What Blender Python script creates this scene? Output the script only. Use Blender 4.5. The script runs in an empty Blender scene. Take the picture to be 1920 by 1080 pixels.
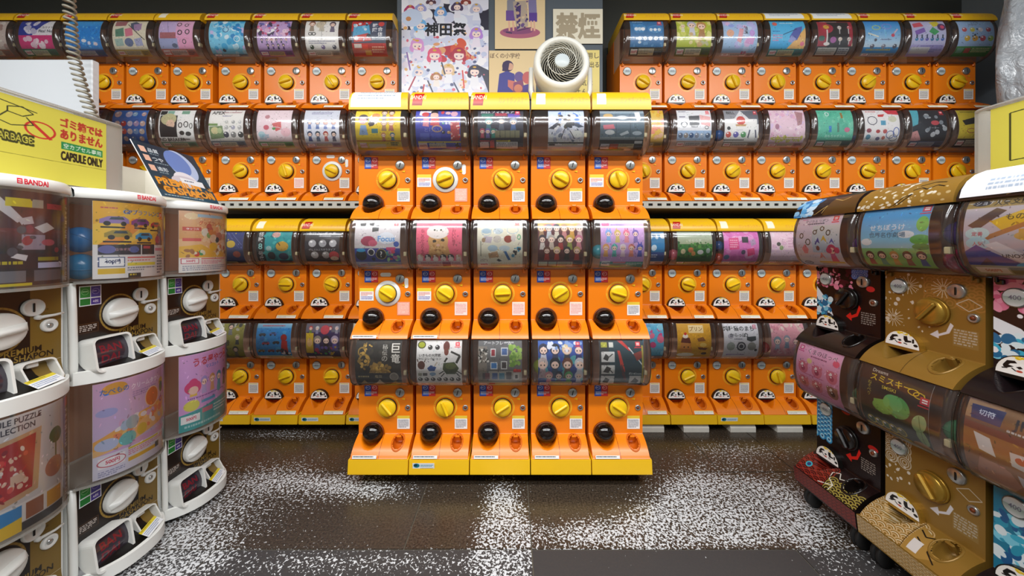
import bpy, bmesh, math, random
import numpy as np
from mathutils import Matrix, Vector

# ------------------------------------------------------------------ camera, world, lights, exposure
S = bpy.context.scene
COL = S.collection
CAM_H = 0.945
cam_d = bpy.data.cameras.new('camera')
cam = bpy.data.objects.new('camera', cam_d)
COL.objects.link(cam)
cam.location = (0, 0, CAM_H)
cam.rotation_euler = (math.pi / 2, 0, 0)
cam_d.sensor_width = 36
cam_d.lens = 36 * 655 / 1920
cam_d.shift_y = -75 / 1920
cam_d.clip_start = 0.05
S.camera = cam

w = bpy.data.worlds.new('world')
S.world = w
w.use_nodes = True
w.node_tree.nodes['Background'].inputs[0].default_value = (0.8, 0.9, 1, 1)
w.node_tree.nodes['Background'].inputs[1].default_value = 0.15

S.view_settings.view_transform = 'Standard'
S.view_settings.look = 'None'
S.view_settings.gamma = 1
S.view_settings.use_curve_mapping = False
S.view_settings.exposure = -0.80
try:
    S.cycles.transparent_max_bounces = 24
    S.cycles.max_bounces = 8
except Exception:
    pass


def lamp(name, loc, sx, sy, power, color=(0.97, 0.985, 1.0)):
    d = bpy.data.lights.new(name, 'AREA')
    d.shape = 'RECTANGLE'
    d.size, d.size_y, d.energy, d.color = sx, sy, power, color
    o = bpy.data.objects.new(name, d)
    o.location = loc
    COL.objects.link(o)
    return o


# rows of ceiling tubes across the aisle (they give the streaks on the covers)
CEIL = 2.72
LAMP_ROWS = ((0.0, 96), (-0.9, 84))
for y, p in LAMP_ROWS:
    for x in (-1.25, 1.25):
        lamp('ceiling_tube_light', (x, y, CEIL - 0.075), 2.4, 0.2, p)


# ------------------------------------------------------------------ small helpers
def mat(name, col, rough=0.5, metal=0.0, spec=0.5, noise=0.0, nscale=40, bump=0.0, coat=0.0):
    m = bpy.data.materials.new(name)
    m.use_nodes = True
    nt = m.node_tree
    b = nt.nodes['Principled BSDF']
    c = tuple(srgb(col)) + (1,)
    b.inputs['Base Color'].default_value = c
    b.inputs['Roughness'].default_value = rough
    b.inputs['Metallic'].default_value = metal
    b.inputs['Specular IOR Level'].default_value = spec
    b.inputs['Coat Weight'].default_value = coat
    if noise or bump:
        tc = nt.nodes.new('ShaderNodeTexCoord')
        n = nt.nodes.new('ShaderNodeTexNoise')
        n.inputs['Scale'].default_value = nscale
        n.inputs['Detail'].default_value = 4
        nt.links.new(tc.outputs['Object'], n.inputs['Vector'])
        if noise:
            mx = nt.nodes.new('ShaderNodeMix')
            mx.data_type = 'RGBA'
            mx.inputs[6].default_value = tuple(v * (1 - noise) for v in c[:3]) + (1,)
            mx.inputs[7].default_value = tuple(min(1, v * (1 + noise)) for v in c[:3]) + (1,)
            nt.links.new(n.outputs['Fac'], mx.inputs[0])
            nt.links.new(mx.outputs[2], b.inputs['Base Color'])
        if bump:
            bp = nt.nodes.new('ShaderNodeBump')
            bp.inputs['Strength'].default_value = bump
            bp.inputs['Distance'].default_value = 0.01
            nt.links.new(n.outputs['Fac'], bp.inputs['Height'])
            nt.links.new(bp.outputs['Normal'], b.inputs['Normal'])
    return m


def hexc(c):
    if isinstance(c, str):
        if len(c) == 3:
            return tuple(int(ch * 2, 16) / 255 for ch in c)
        return tuple(int(c[i:i + 2], 16) / 255 for i in (0, 2, 4))
    return c


def srgb(c):
    return [((v + 0.055) / 1.055) ** 2.4 if v > 0.04045 else v / 12.92 for v in hexc(c)]


def clear_mat(name, tint=(0.95, 0.93, 0.92), rough=0.05, blend=0.25, strength=0.9, base=0.02, haze=0.0, hcol=(.8, .8, .78)):
    """clear plastic: see-through with a Fresnel gloss on top"""
    m = bpy.data.materials.new(name)
    m.use_nodes = True
    nt = m.node_tree
    nt.nodes.clear()
    out = nt.nodes.new('ShaderNodeOutputMaterial')
    tr = nt.nodes.new('ShaderNodeBsdfTransparent')
    tr.inputs[0].default_value = tint + (1,)
    gl = nt.nodes.new('ShaderNodeBsdfGlossy')
    gl.inputs['Roughness'].default_value = rough
    lw = nt.nodes.new('ShaderNodeLayerWeight')
    lw.inputs[0].default_value = blend
    mu = nt.nodes.new('ShaderNodeMath')
    mu.operation = 'MULTIPLY_ADD'
    mu.inputs[1].default_value = strength
    mu.inputs[2].default_value = base
    mx = nt.nodes.new('ShaderNodeMixShader')
    nt.links.new(lw.outputs['Fresnel'], mu.inputs[0])
    nt.links.new(mu.outputs[0], mx.inputs[0])
    nt.links.new(tr.outputs[0], mx.inputs[1])
    nt.links.new(gl.outputs[0], mx.inputs[2])
    if haze:       # scuffed, slightly milky plastic
        df = nt.nodes.new('ShaderNodeBsdfDiffuse')
        df.inputs[0].default_value = hcol + (1,)
        m2 = nt.nodes.new('ShaderNodeMixShader')
        m2.inputs[0].default_value = haze
        nt.links.new(mx.outputs[0], m2.inputs[1])
        nt.links.new(df.outputs[0], m2.inputs[2])
        nt.links.new(m2.outputs[0], out.inputs[0])
    else:
        nt.links.new(mx.outputs[0], out.inputs[0])
    return m


class G:
    """collects simple shapes and links them as ONE mesh"""

    def __init__(self):
        self.v, self.f, self.uv, self.sm, self.mi = [], [], [], [], []

    def add(self, vs, fs, smooth=False, uvs=None, mi=0):
        o = len(self.v)
        self.v += [tuple(p) for p in vs]
        for k, f in enumerate(fs):
            self.f.append(tuple(i + o for i in f))
            self.uv.append([uvs[i] for i in f] if uvs else [(0, 0)] * len(f))
            self.sm.append(smooth)
            self.mi.append(mi)
        return self

    def box(self, c, s, bev=0.0, rot=None, mi=0):
        hx, hy, hz = s[0] / 2, s[1] / 2, s[2] / 2
        if bev:
            b = min(bev, hx * .9, hy * .9, hz * .9)
            pts, idx = [], {}
            for sx in (-1, 1):
                for sy in (-1, 1):
                    for sz in (-1, 1):
                        for k in range(3):
                            p = [sx * (hx - (b if k != 0 else 0)), sy * (hy - (b if k != 1 else 0)), sz * (hz - (b if k != 2 else 0))]
                            idx[(sx, sy, sz, k)] = len(pts)
                            pts.append(p)
            fs = []
            R = ((-1, -1), (1, -1), (1, 1), (-1, 1))
            for s_ in (-1, 1):
                a = [idx[(s_, p, q, 0)] for p, q in R]
                fs.append(a if s_ > 0 else a[::-1])
                a = [idx[(p, s_, q, 1)] for p, q in R]
                fs.append(a[::-1] if s_ > 0 else a)
                a = [idx[(p, q, s_, 2)] for p, q in R]
                fs.append(a if s_ > 0 else a[::-1])
            for s1 in (-1, 1):
                for s2 in (-1, 1):
                    q = [idx[(s1, s2, -1, 0)], idx[(s1, s2, -1, 1)], idx[(s1, s2, 1, 1)], idx[(s1, s2, 1, 0)]]
                    fs.append(q if s1 * s2 > 0 else q[::-1])
                    q = [idx[(s1, -1, s2, 0)], idx[(s1, -1, s2, 2)], idx[(s1, 1, s2, 2)], idx[(s1, 1, s2, 0)]]
                    fs.append(q[::-1] if s1 * s2 > 0 else q)
                    q = [idx[(-1, s1, s2, 1)], idx[(-1, s1, s2, 2)], idx[(1, s1, s2, 2)], idx[(1, s1, s2, 1)]]
                    fs.append(q if s1 * s2 > 0 else q[::-1])
            for sx in (-1, 1):
                for sy in (-1, 1):
                    for sz in (-1, 1):
                        t = [idx[(sx, sy, sz, k)] for k in range(3)]
                        fs.append(t if sx * sy * sz > 0 else t[::-1])
        else:
            pts = [[sx * hx, sy * hy, sz * hz] for sx in (-1, 1) for sy in (-1, 1) for sz in (-1, 1)]
            fs = [(0, 1, 3, 2), (4, 6, 7, 5), (0, 4, 5, 1), (2, 3, 7, 6), (0, 2, 6, 4), (1, 5, 7, 3)]
        M = Matrix.Translation(c) @ (rot.to_4x4() if rot is not None else Matrix())
        return self.add([M @ Vector(p) for p in pts], fs, mi=mi)

    def lathe(self, prof, n=20, M=None, smooth=True, mi=0, a0=0.0, a1=2 * math.pi):
        """prof: (radius, height) about the local z axis; the lathe runs through M"""
        M = M or Matrix()
        full = abs(a1 - a0 - 2 * math.pi) < 1e-6
        m = n if full else n + 1
        vs, fs = [], []
        for r, h in prof:
            for k in range(m):
                a = a0 + (a1 - a0) * k / n
                vs.append(M @ Vector((r * math.cos(a), r * math.sin(a), h)))
        for i in range(len(prof) - 1):
            for k in range(n):
                k2 = (k + 1) % m
                fs.append((i * m + k, i * m + k2, (i + 1) * m + k2, (i + 1) * m + k))
        return self.add(vs, fs, smooth, mi=mi)

    def disc(self, c, r, n=20, M=None, mi=0, uv=False, ry=None):
        M = M or Matrix()
        ry = ry or r
        vs = [M @ Vector((c[0] + r * math.cos(2 * math.pi * k / n), c[1] + ry * math.sin(2 * math.pi * k / n), c[2])) for k in range(n)]
        uvs = [(.5 + .5 * math.cos(2 * math.pi * k / n), .5 + .5 * math.sin(2 * math.pi * k / n)) for k in range(n)]
        return self.add(vs, [tuple(range(n))], uvs=uvs, mi=mi)

    def tube(self, pts, r, n=6, smooth=True, mi=0):
        vs, fs = [], []
        P = [Vector(p) for p in pts]
        ref = Vector((0.123, 0.271, 0.95))
        for i, p in enumerate(P):
            t = (P[min(i + 1, len(P) - 1)] - P[max(i - 1, 0)]).normalized()
            a = t.cross(ref)
            if a.length < 1e-4:
                a = t.cross(Vector((1, 0, 0)))
            a.normalize()
            b = t.cross(a)
            rr = r[i] if isinstance(r, (list, tuple)) else r
            for k in range(n):
                q = 2 * math.pi * k / n
                vs.append(p + (a * math.cos(q) + b * math.sin(q)) * rr)
        for i in range(len(P) - 1):
            for k in range(n):
                fs.append((i * n + k, i * n + (k + 1) % n, (i + 1) * n + (k + 1) % n, (i + 1) * n + k))
        fs.append(tuple(range(n))[::-1])
        fs.append(tuple((len(P) - 1) * n + k for k in range(n)))
        return self.add(vs, fs, smooth, mi=mi)

    def grid(self, fn, nu, nv, smooth=True, flip=False, mi=0, us=None, vs_=None):
        """fn(u, v) -> point, u and v in 0..1; u, v become the UVs"""
        us = us or [i / nu for i in range(nu + 1)]
        vv = vs_ or [j / nv for j in range(nv + 1)]
        pts, uv, fs = [], [], []
        for v in vv:
            for u in us:
                pts.append(fn(u, v))
                uv.append((u, v))
        n = len(us)
        for j in range(len(vv) - 1):
            for i in range(n - 1):
                q = (j * n + i, j * n + i + 1, (j + 1) * n + i + 1, (j + 1) * n + i)
                fs.append(q[::-1] if flip else q)
        return self.add(pts, fs, smooth, uvs=uv, mi=mi)

    def mesh(self, name, *mats):
        me = bpy.data.meshes.new(name)
        me.from_pydata(self.v, [], self.f)
        ul = me.uv_layers.new(name='UVMap')
        flat = [c for f in self.uv for p in f for c in p]
        ul.data.foreach_set('uv', flat)
        me.polygons.foreach_set('use_smooth', self.sm)
        me.polygons.foreach_set('material_index', self.mi)
        for m in mats:
            me.materials.append(m)
        me.update()
        return me


def link(name, me, parent=None, loc=(0, 0, 0), rot=None):
    o = bpy.data.objects.new(name, me)
    COL.objects.link(o)
    if parent is not None:
        o.parent = parent
    o.location = loc
    if rot:
        o.rotation_euler = rot
    return o


def thing(name, label, cat, loc=(0, 0, 0), rz=0.0, group=None, me=None):
    o = bpy.data.objects.new(name, me)
    COL.objects.link(o)
    o.location = loc
    o.rotation_euler = (0, 0, rz)
    o['label'] = label
    o['category'] = cat
    if group:
        o['group'] = group
    return o


def struct(name, me, loc=(0, 0, 0)):
    o = link(name, me, None, loc)
    o['kind'] = 'structure'
    return o


def tess(me):
    """triangulate faces (concave sides)"""
    bm = bmesh.new()
    bm.from_mesh(me)
    bmesh.ops.triangulate(bm, faces=[f for f in bm.faces if len(f.verts) > 4])
    bm.to_mesh(me)
    bm.free()
    return me


# ------------------------------------------------------------------ printing: a small numpy painter for flat print
_tri_cache = {}


def glyphs(text, bold):
    bold = min(bold, 1.0)
    key = (text, bold)
    if key in _tri_cache:
        return _tri_cache[key]
    cu = bpy.data.curves.new('lettering', 'FONT')
    cu.body = text
    cu.resolution_u = 3
    cu.offset = 0.018 * bold
    o = bpy.data.objects.new('lettering', cu)
    COL.objects.link(o)
    dg = bpy.context.evaluated_depsgraph_get()
    me = o.evaluated_get(dg).to_mesh()
    me.calc_loop_triangles()
    v = np.array([p.co[:2] for p in me.vertices], dtype=np.float32).reshape(-1, 2)
    t = np.array([q.vertices[:] for q in me.loop_triangles], dtype=np.int32).reshape(-1, 3)
    o.to_mesh_clear()
    bpy.data.objects.remove(o)
    bpy.data.curves.remove(cu)
    if len(v):
        v = v - v.min(0)
        ext = v.max(0)
    else:
        ext = np.array([1, 1])
    _tri_cache[key] = (v, t, ext)
    return _tri_cache[key]


class Pic:
    def __init__(self, wpx, hpx, bg='fff', ss=2):
        self.ss = ss
        self.W, self.H = wpx * ss, hpx * ss
        self.a = np.empty((self.H, self.W, 3), np.float32)
        self.a[:] = hexc(bg)

    def X(self, x): return x * self.W / 100

    def Y(self, y): return y * self.H / 100

    def _bb(self, x0, y0, x1, y1):
        return max(0, int(x0)), max(0, int(y0)), min(self.W, int(x1) + 2), min(self.H, int(y1) + 2)

    def rect(self, x0, y0, x1, y1, c):
        a, b, d, e = [int(round(q)) for q in (self.X(x0), self.Y(y0), self.X(x1), self.Y(y1))]
        self.a[max(b, 0):max(e, 0), max(a, 0):max(d, 0)] = hexc(c)

    def grad(self, x0, y0, x1, y1, c0, c1):
        a, b, d, e = [int(round(q)) for q in (self.X(x0), self.Y(y0), self.X(x1), self.Y(y1))]
        n = max(1, e - b)
        t = np.linspace(0, 1, n)[:, None, None]
        self.a[b:e, a:d] = (np.array(hexc(c0)) * (1 - t) + np.array(hexc(c1)) * t)[: self.a[b:e].shape[0]]

    def ell(self, cx, cy, rx, ry, c, ring=0.0, rot=0.0):
        cx, cy, rx, ry = self.X(cx), self.Y(cy), self.X(rx), self.X(ry)
        R = max(rx, ry)
        x0, y0, x1, y1 = self._bb(cx - R, cy - R, cx + R, cy + R)
        if x1 <= x0 or y1 <= y0:
            return
        yy, xx = np.mgrid[y0:y1, x0:x1]
        dx, dy = xx + .5 - cx, yy + .5 - cy
        if rot:
            k, s = math.cos(rot), math.sin(rot)
            dx, dy = dx * k + dy * s, -dx * s + dy * k
        q = (dx / rx) ** 2 + (dy / ry) ** 2
        m = q <= 1
        if ring:
            w_ = self.X(ring)
            m &= ((dx / max(rx - w_, .1)) ** 2 + (dy / max(ry - w_, .1)) ** 2) >= 1
        self.a[y0:y1, x0:x1][m] = hexc(c)

    def poly(self, pts, c):
        P = [(self.X(pts[i]), self.Y(pts[i + 1])) for i in range(0, len(pts), 2)]
        xs, ys = [p[0] for p in P], [p[1] for p in P]
        x0, y0, x1, y1 = self._bb(min(xs), min(ys), max(xs), max(ys))
        if x1 <= x0 or y1 <= y0:
            return
        yy, xx = np.mgrid[y0:y1, x0:x1]
        xx, yy = xx + .5, yy + .5
        m = np.zeros(xx.shape, bool)
        j = len(P) - 1
        for i in range(len(P)):
            (xi, yi), (xj, yj) = P[i], P[j]
            if yi != yj:
                m ^= ((yi > yy) != (yj > yy)) & (xx < (xj - xi) * (yy - yi) / (yj - yi) + xi)
            j = i
        self.a[y0:y1, x0:x1][m] = hexc(c)

    def line(self, x0, y0, x1, y1, wd, c):
        a, b, d, e = self.X(x0), self.Y(y0), self.X(x1), self.Y(y1)
        L = math.hypot(d - a, e - b) or 1
        nx, ny = -(e - b) / L * self.X(wd) / 2, (d - a) / L * self.X(wd) / 2
        fx, fy = 100 / self.W, 100 / self.H
        self.poly([(a + nx) * fx, (b + ny) * fy, (d + nx) * fx, (e + ny) * fy, (d - nx) * fx, (e - ny) * fy, (a - nx) * fx, (b - ny) * fy], c)

    def text(self, x, y, h, c, s, bold=0.0, anchor='l', maxw=None, vert=False, rot=0.0):
        """(x, y) top-left (or top centre), h the height in percent of the picture's height"""
        if vert:
            for k, ch in enumerate(s):
                self.text(x, y + k * h * 1.12, h, c, ch, bold, 'c')
            return
        v, t, ext = glyphs(s, bold)
        if not len(t):
            return
        ref = ext[1]
        sc = self.Y(h) / ref
        sx = sc
        if maxw and ext[0] * sc > self.X(maxw):
            sx = self.X(maxw) / ext[0]
        wd = ext[0] * sx
        ox = self.X(x) - (wd / 2 if anchor == 'c' else 0)
        P = np.empty_like(v)
        P[:, 0] = v[:, 0] * sx
        P[:, 1] = (ext[1] - v[:, 1]) * sc
        if rot:
            k, s_ = math.cos(rot), math.sin(rot)
            P = np.stack([P[:, 0] * k - P[:, 1] * s_, P[:, 0] * s_ + P[:, 1] * k], 1)
        P[:, 0] += ox
        P[:, 1] += self.Y(y)
        col = hexc(c)
        r = int(round((bold - 1) * .017 * self.Y(h))) if bold > 1 else 0
        mask = np.zeros((self.H, self.W), bool)
        for tri in t:
            (ax, ay), (bx, by), (cx, cy) = P[tri]
            x0, y0, x1, y1 = self._bb(min(ax, bx, cx) - 1, min(ay, by, cy) - 1, max(ax, bx, cx) + 1, max(ay, by, cy) + 1)
            if x1 <= x0 or y1 <= y0:
                continue
            den = (by - cy) * (ax - cx) + (cx - bx) * (ay - cy)
            if abs(den) < 1e-9:
                continue
            xx = np.arange(x0, x1)[None, :] + .5
            yy = np.arange(y0, y1)[:, None] + .5
            l0 = ((by - cy) * (xx - cx) + (cx - bx) * (yy - cy)) / den
            l1 = ((cy - ay) * (xx - cx) + (ax - cx) * (yy - cy)) / den
            e = -1e-3
            m = (l0 >= e) & (l1 >= e) & (l0 + l1 <= 1 - e)
            mask[y0:y1, x0:x1] |= m
        if r:
            src = mask.copy()
            for dx in range(-r, r + 1):
                for dy in range(-r, r + 1):
                    if dx * dx + dy * dy <= r * r + 1:
                        mask |= np.roll(np.roll(src, dx, 1), dy, 0)
        self.a[mask] = col

    def dashes(self, x0, y0, x1, y1, n, c, seed=1):
        r = random.Random(seed)
        for k in range(n):
            ya = y0 + (y1 - y0) * k / n
            yb = ya + (y1 - y0) / n * .55
            x = x0
            end = x1 if k < n - 1 else x0 + (x1 - x0) * r.uniform(.5, .95)
            while x < end:
                wd = r.uniform(1.2, 4.5)
                self.rect(x, ya, min(x + wd, end), yb, c)
                x += wd + r.uniform(.5, 1.3)

    def scatter(self, x0, y0, x1, y1, n, ra, rb, seed, cols):
        r = random.Random(seed)
        for _ in range(n):
            q = r.uniform(ra, rb)
            self.ell(r.uniform(x0, x1), r.uniform(y0, y1), q, q * r.uniform(.5, 1.1), r.choice(cols), rot=r.uniform(0, 3))

    def fig(self, cx, cy, h, hair, body, skin='fdc', eyes=True):
        """a small printed figure: body, head, hair; (cx, cy) its middle"""
        hs = h * self.H / self.W
        self.poly([cx - hs * .2, cy + h * .5, cx - hs * .12, cy - h * .02, cx + hs * .12, cy - h * .02, cx + hs * .2, cy + h * .5], body)
        self.ell(cx, cy - h * .22, hs * .25, hs * .27, hair)
        self.ell(cx, cy - h * .15, hs * .18, hs * .17, skin)
        if not eyes:
            for s_ in (-1, 1):
                self.ell(cx + s_ * hs * .08, cy - h * .12, hs * .028, hs * .03, '6a5a88')
            return
        self.ell(cx - hs * .08, cy - h * .14, hs * .03, hs * .04, '333')
        self.ell(cx + hs * .08, cy - h * .14, hs * .03, hs * .04, '333')

    def badge(self, x, y, s, c='e23'):
        self.rect(x, y, x + s, y + s * .8, c)
        self.rect(x + s * .2, y + s * .2, x + s * .8, y + s * .35, 'fff')
        self.rect(x + s * .2, y + s * .45, x + s * .8, y + s * .6, 'fff')
        self.rect(x - s * .2, y + s * .95, x + s * 1.2, y + s * 1.1, c)

    def run(self, spec):
        """a compact list of print marks: one mark per ';'"""
        for op in spec.split(';'):
            q = op.split()
            if not q:
                continue
            k, q = q[0], q[1:]
            F = lambda i, j: [float(z) for z in q[i:j]]
            if k == 'r': self.rect(*F(0, 4), q[4])
            elif k == 'v': self.grad(*F(0, 4), q[4], q[5])
            elif k == 'e': self.ell(*F(0, 4), q[4], rot=float(q[5]) if len(q) > 5 else 0)
            elif k == 'o': self.ell(*F(0, 4), q[5], ring=float(q[4]))
            elif k == 'p': self.poly([float(z) for z in q[:-1]], q[-1])
            elif k == 'l': self.line(*F(0, 5), q[5])
            elif k == 'd': self.dashes(*F(0, 4), int(q[4]), q[5], seed=int(float(q[0]) * 7 + float(q[1])))
            elif k == 's': self.scatter(*F(0, 4), int(q[4]), float(q[5]), float(q[6]), int(q[7]), q[8].split(','))
            elif k in 'tT': self.text(*F(0, 3), q[3], ' '.join(q[5:]), float(q[4]), 'c' if k == 'T' else 'l', maxw=96)
            elif k == 'V': self.text(*F(0, 3), q[3], q[5], float(q[4]), vert=True)
            elif k == 'f': self.fig(*F(0, 3), q[3], q[4])
            elif k == 'F':   # row of figures: x0 x1 y h n hairs bodies
                x0, x1, y, h = F(0, 4)
                n, hs, bs = int(q[4]), q[5].split(','), q[6].split(',')
                for i in range(n):
                    self.fig(x0 + (x1 - x0) * i / max(1, n - 1), y, h, hs[i % len(hs)], bs[i % len(bs)])
            elif k == 'E':   # row of round items: x0 x1 y r n cols
                x0, x1, y, r_ = F(0, 4)
                n, cs = int(q[4]), q[5].split(',')
                for i in range(n):
                    x = x0 + (x1 - x0) * i / max(1, n - 1)
                    self.ell(x, y, r_, r_, cs[i % len(cs)])
                    self.ell(x - r_ * .3, y - r_ * .4, r_ * .35, r_ * .25, 'fff')
            elif k == 'c':   # toy car: x y w col
                x, y, wd = F(0, 3)
                h = wd * .38 * self.W / self.H
                self.poly([x - wd / 2, y + h * .4, x - wd / 2, y - h * .1, x - wd * .25, y - h * .5, x + wd * .3, y - h * .55, x + wd / 2, y - h * .15, x + wd / 2, y + h * .35], q[3])
                self.poly([x - wd * .22, y - h * .1, x - wd * .15, y - h * .42, x + wd * .25, y - h * .45, x + wd * .32, y - h * .12], '345')
                for s_ in (-.28, .28):
                    self.ell(x + wd * s_, y + h * .4, wd * .11, wd * .11, '222')
            elif k == 'q': self.badge(*F(0, 3), *(q[3:4]))
            elif k == 'B':   # notice strip at the foot: y bg box
                y = float(q[0])
                self.rect(0, y, 100, 100, q[1])
                hh = 100 - y
                self.rect(4, y + hh * .2, 24, y + hh * .75, 'fff')
                self.text(14, y + hh * .32, hh * .3, 'c34', '300円', .6, 'c', maxw=18)
                self.rect(27, y + hh * .15, 74, y + hh * .85, q[2])
                self.dashes(29, y + hh * .25, 72, y + hh * .8, 3, '777', seed=int(y))
                self.dashes(78, y + hh * .2, 96, y + hh * .8, 3, '555', seed=int(y) + 1)
        return self

    def busy(self, seed, y1=82, n=150):
        """fine printed detail: little strokes in tones of what they lie on"""
        r = random.Random(seed)
        for _ in range(n):
            x, y = r.uniform(2, 97), r.uniform(2, y1)
            c = self.a[min(self.H - 1, int(self.Y(y))), min(self.W - 1, int(self.X(x)))]
            k = r.choice((.68, .8, .88, 1.12, 1.22))
            c = tuple(float(min(1, max(0, v * k + r.uniform(-.05, .05)))) for v in c)
            self.ell(x, y, r.uniform(.6, 2.8), r.uniform(.4, 1.1), c, rot=r.uniform(0, 3.1))
        return self

    def image(self, name):
        a = self.a
        if self.ss > 1:
            s = self.ss
            a = a.reshape(self.H // s, s, self.W // s, s, 3).mean((1, 3))
        h, w_ = a.shape[:2]
        im = bpy.data.images.new(name, w_, h, alpha=False)
        px = np.ones((h, w_, 4), np.float32)
        px[..., :3] = a[::-1]
        im.pixels.foreach_set(px.ravel())
        im.pack()
        return im


def print_mat(name, pic, rough=0.45, coat=0.0, metal=0.0):
    m = bpy.data.materials.new(name)
    m.use_nodes = True
    nt = m.node_tree
    b = nt.nodes['Principled BSDF']
    t = nt.nodes.new('ShaderNodeTexImage')
    t.image = pic.image(name)
    t.extension = 'EXTEND'
    nt.links.new(t.outputs['Color'], b.inputs['Base Color'])
    b.inputs['Roughness'].default_value = rough
    b.inputs['Coat Weight'].default_value = coat
    b.inputs['Metallic'].default_value = metal
    return m


def sheet(w_, h_, nu=1, nv=1):
    """an upright printed sheet facing -y, centred, with UVs"""
    return G().grid(lambda u, v: ((u - .5) * w_, 0, (v - .5) * h_), nu, nv, smooth=False)


def card_mesh(name, w_, h_, m, edge, th=0.0015):
    """printed card with thickness: print on the front (-y)"""
    g = G()
    g.grid(lambda u, v: ((u - .5) * w_, -th / 2 - .0002, (v - .5) * h_), 1, 1, smooth=False)
    g.box((0, 0, 0), (w_, th, h_), mi=1)
    return g.mesh(name, m, edge)
# ------------------------------------------------------------------ shared materials
M_ORANGE = mat('orange_plastic', 'ef800e', 0.28, spec=0.5, noise=0.03, nscale=12)
M_YELLOW = mat('yellow_plastic', 'efbc1c', 0.3, noise=0.03, nscale=20)
M_KNOB = mat('yellow_knob_plastic', 'f0c41a', 0.3, noise=0.02)
M_DARKBROWN = mat('brown_bin_plastic', 'cfa58a', 0.4, noise=0.12, nscale=9)
M_BLACK = mat('black_plastic', '141210', 0.3, noise=0.05)
M_RECESS = mat('dark_recess_plastic', '7a3406', 0.5, noise=0.05)
M_STEEL = mat('steel', 'b9bab8', 0.28, metal=0.85, noise=0.05)
M_WHITE = mat('white_plastic', 'e9e9e4', 0.35, noise=0.02)
M_PAPER = mat('white_paper', 'f1efea', 0.6, noise=0.03, nscale=60)
M_CREAM = mat('cream_plastic', 'd8cba0', 0.45, noise=0.04)
M_RUBBER = mat('black_rubber', '1c1b1b', 0.6, noise=0.1)
M_GLOBE = mat('smoky_globe_plastic', '120a08', 0.06, spec=0.6, noise=0.02)
M_GOLD = mat('gold_plastic', '96742f', 0.33, metal=0.35, noise=0.04, nscale=20)
M_GOLDKNOB = mat('gold_knob_plastic', 'b08a35', 0.3, metal=0.6, noise=0.04)
M_CLEAR = clear_mat('clear_cover_plastic', (0.965, 0.955, 0.95), 0.13, 0.24, 0.85, .065, .02, (.85, .83, .8))
M_BINCLEAR = clear_mat('clear_bin_plastic', (0.95, 0.94, 0.9), 0.12, 0.35, 0.8, .03, .22, (.86, .84, .78))
M_LABELRED = mat('red_print', 'd8281e', 0.5)

# ------------------------------------------------------------------ the room
ROOM = dict(x0=-3.4, x1=2.78, y0=-2.6, y1=2.16)
PILLAR_Y = 1.9


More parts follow.
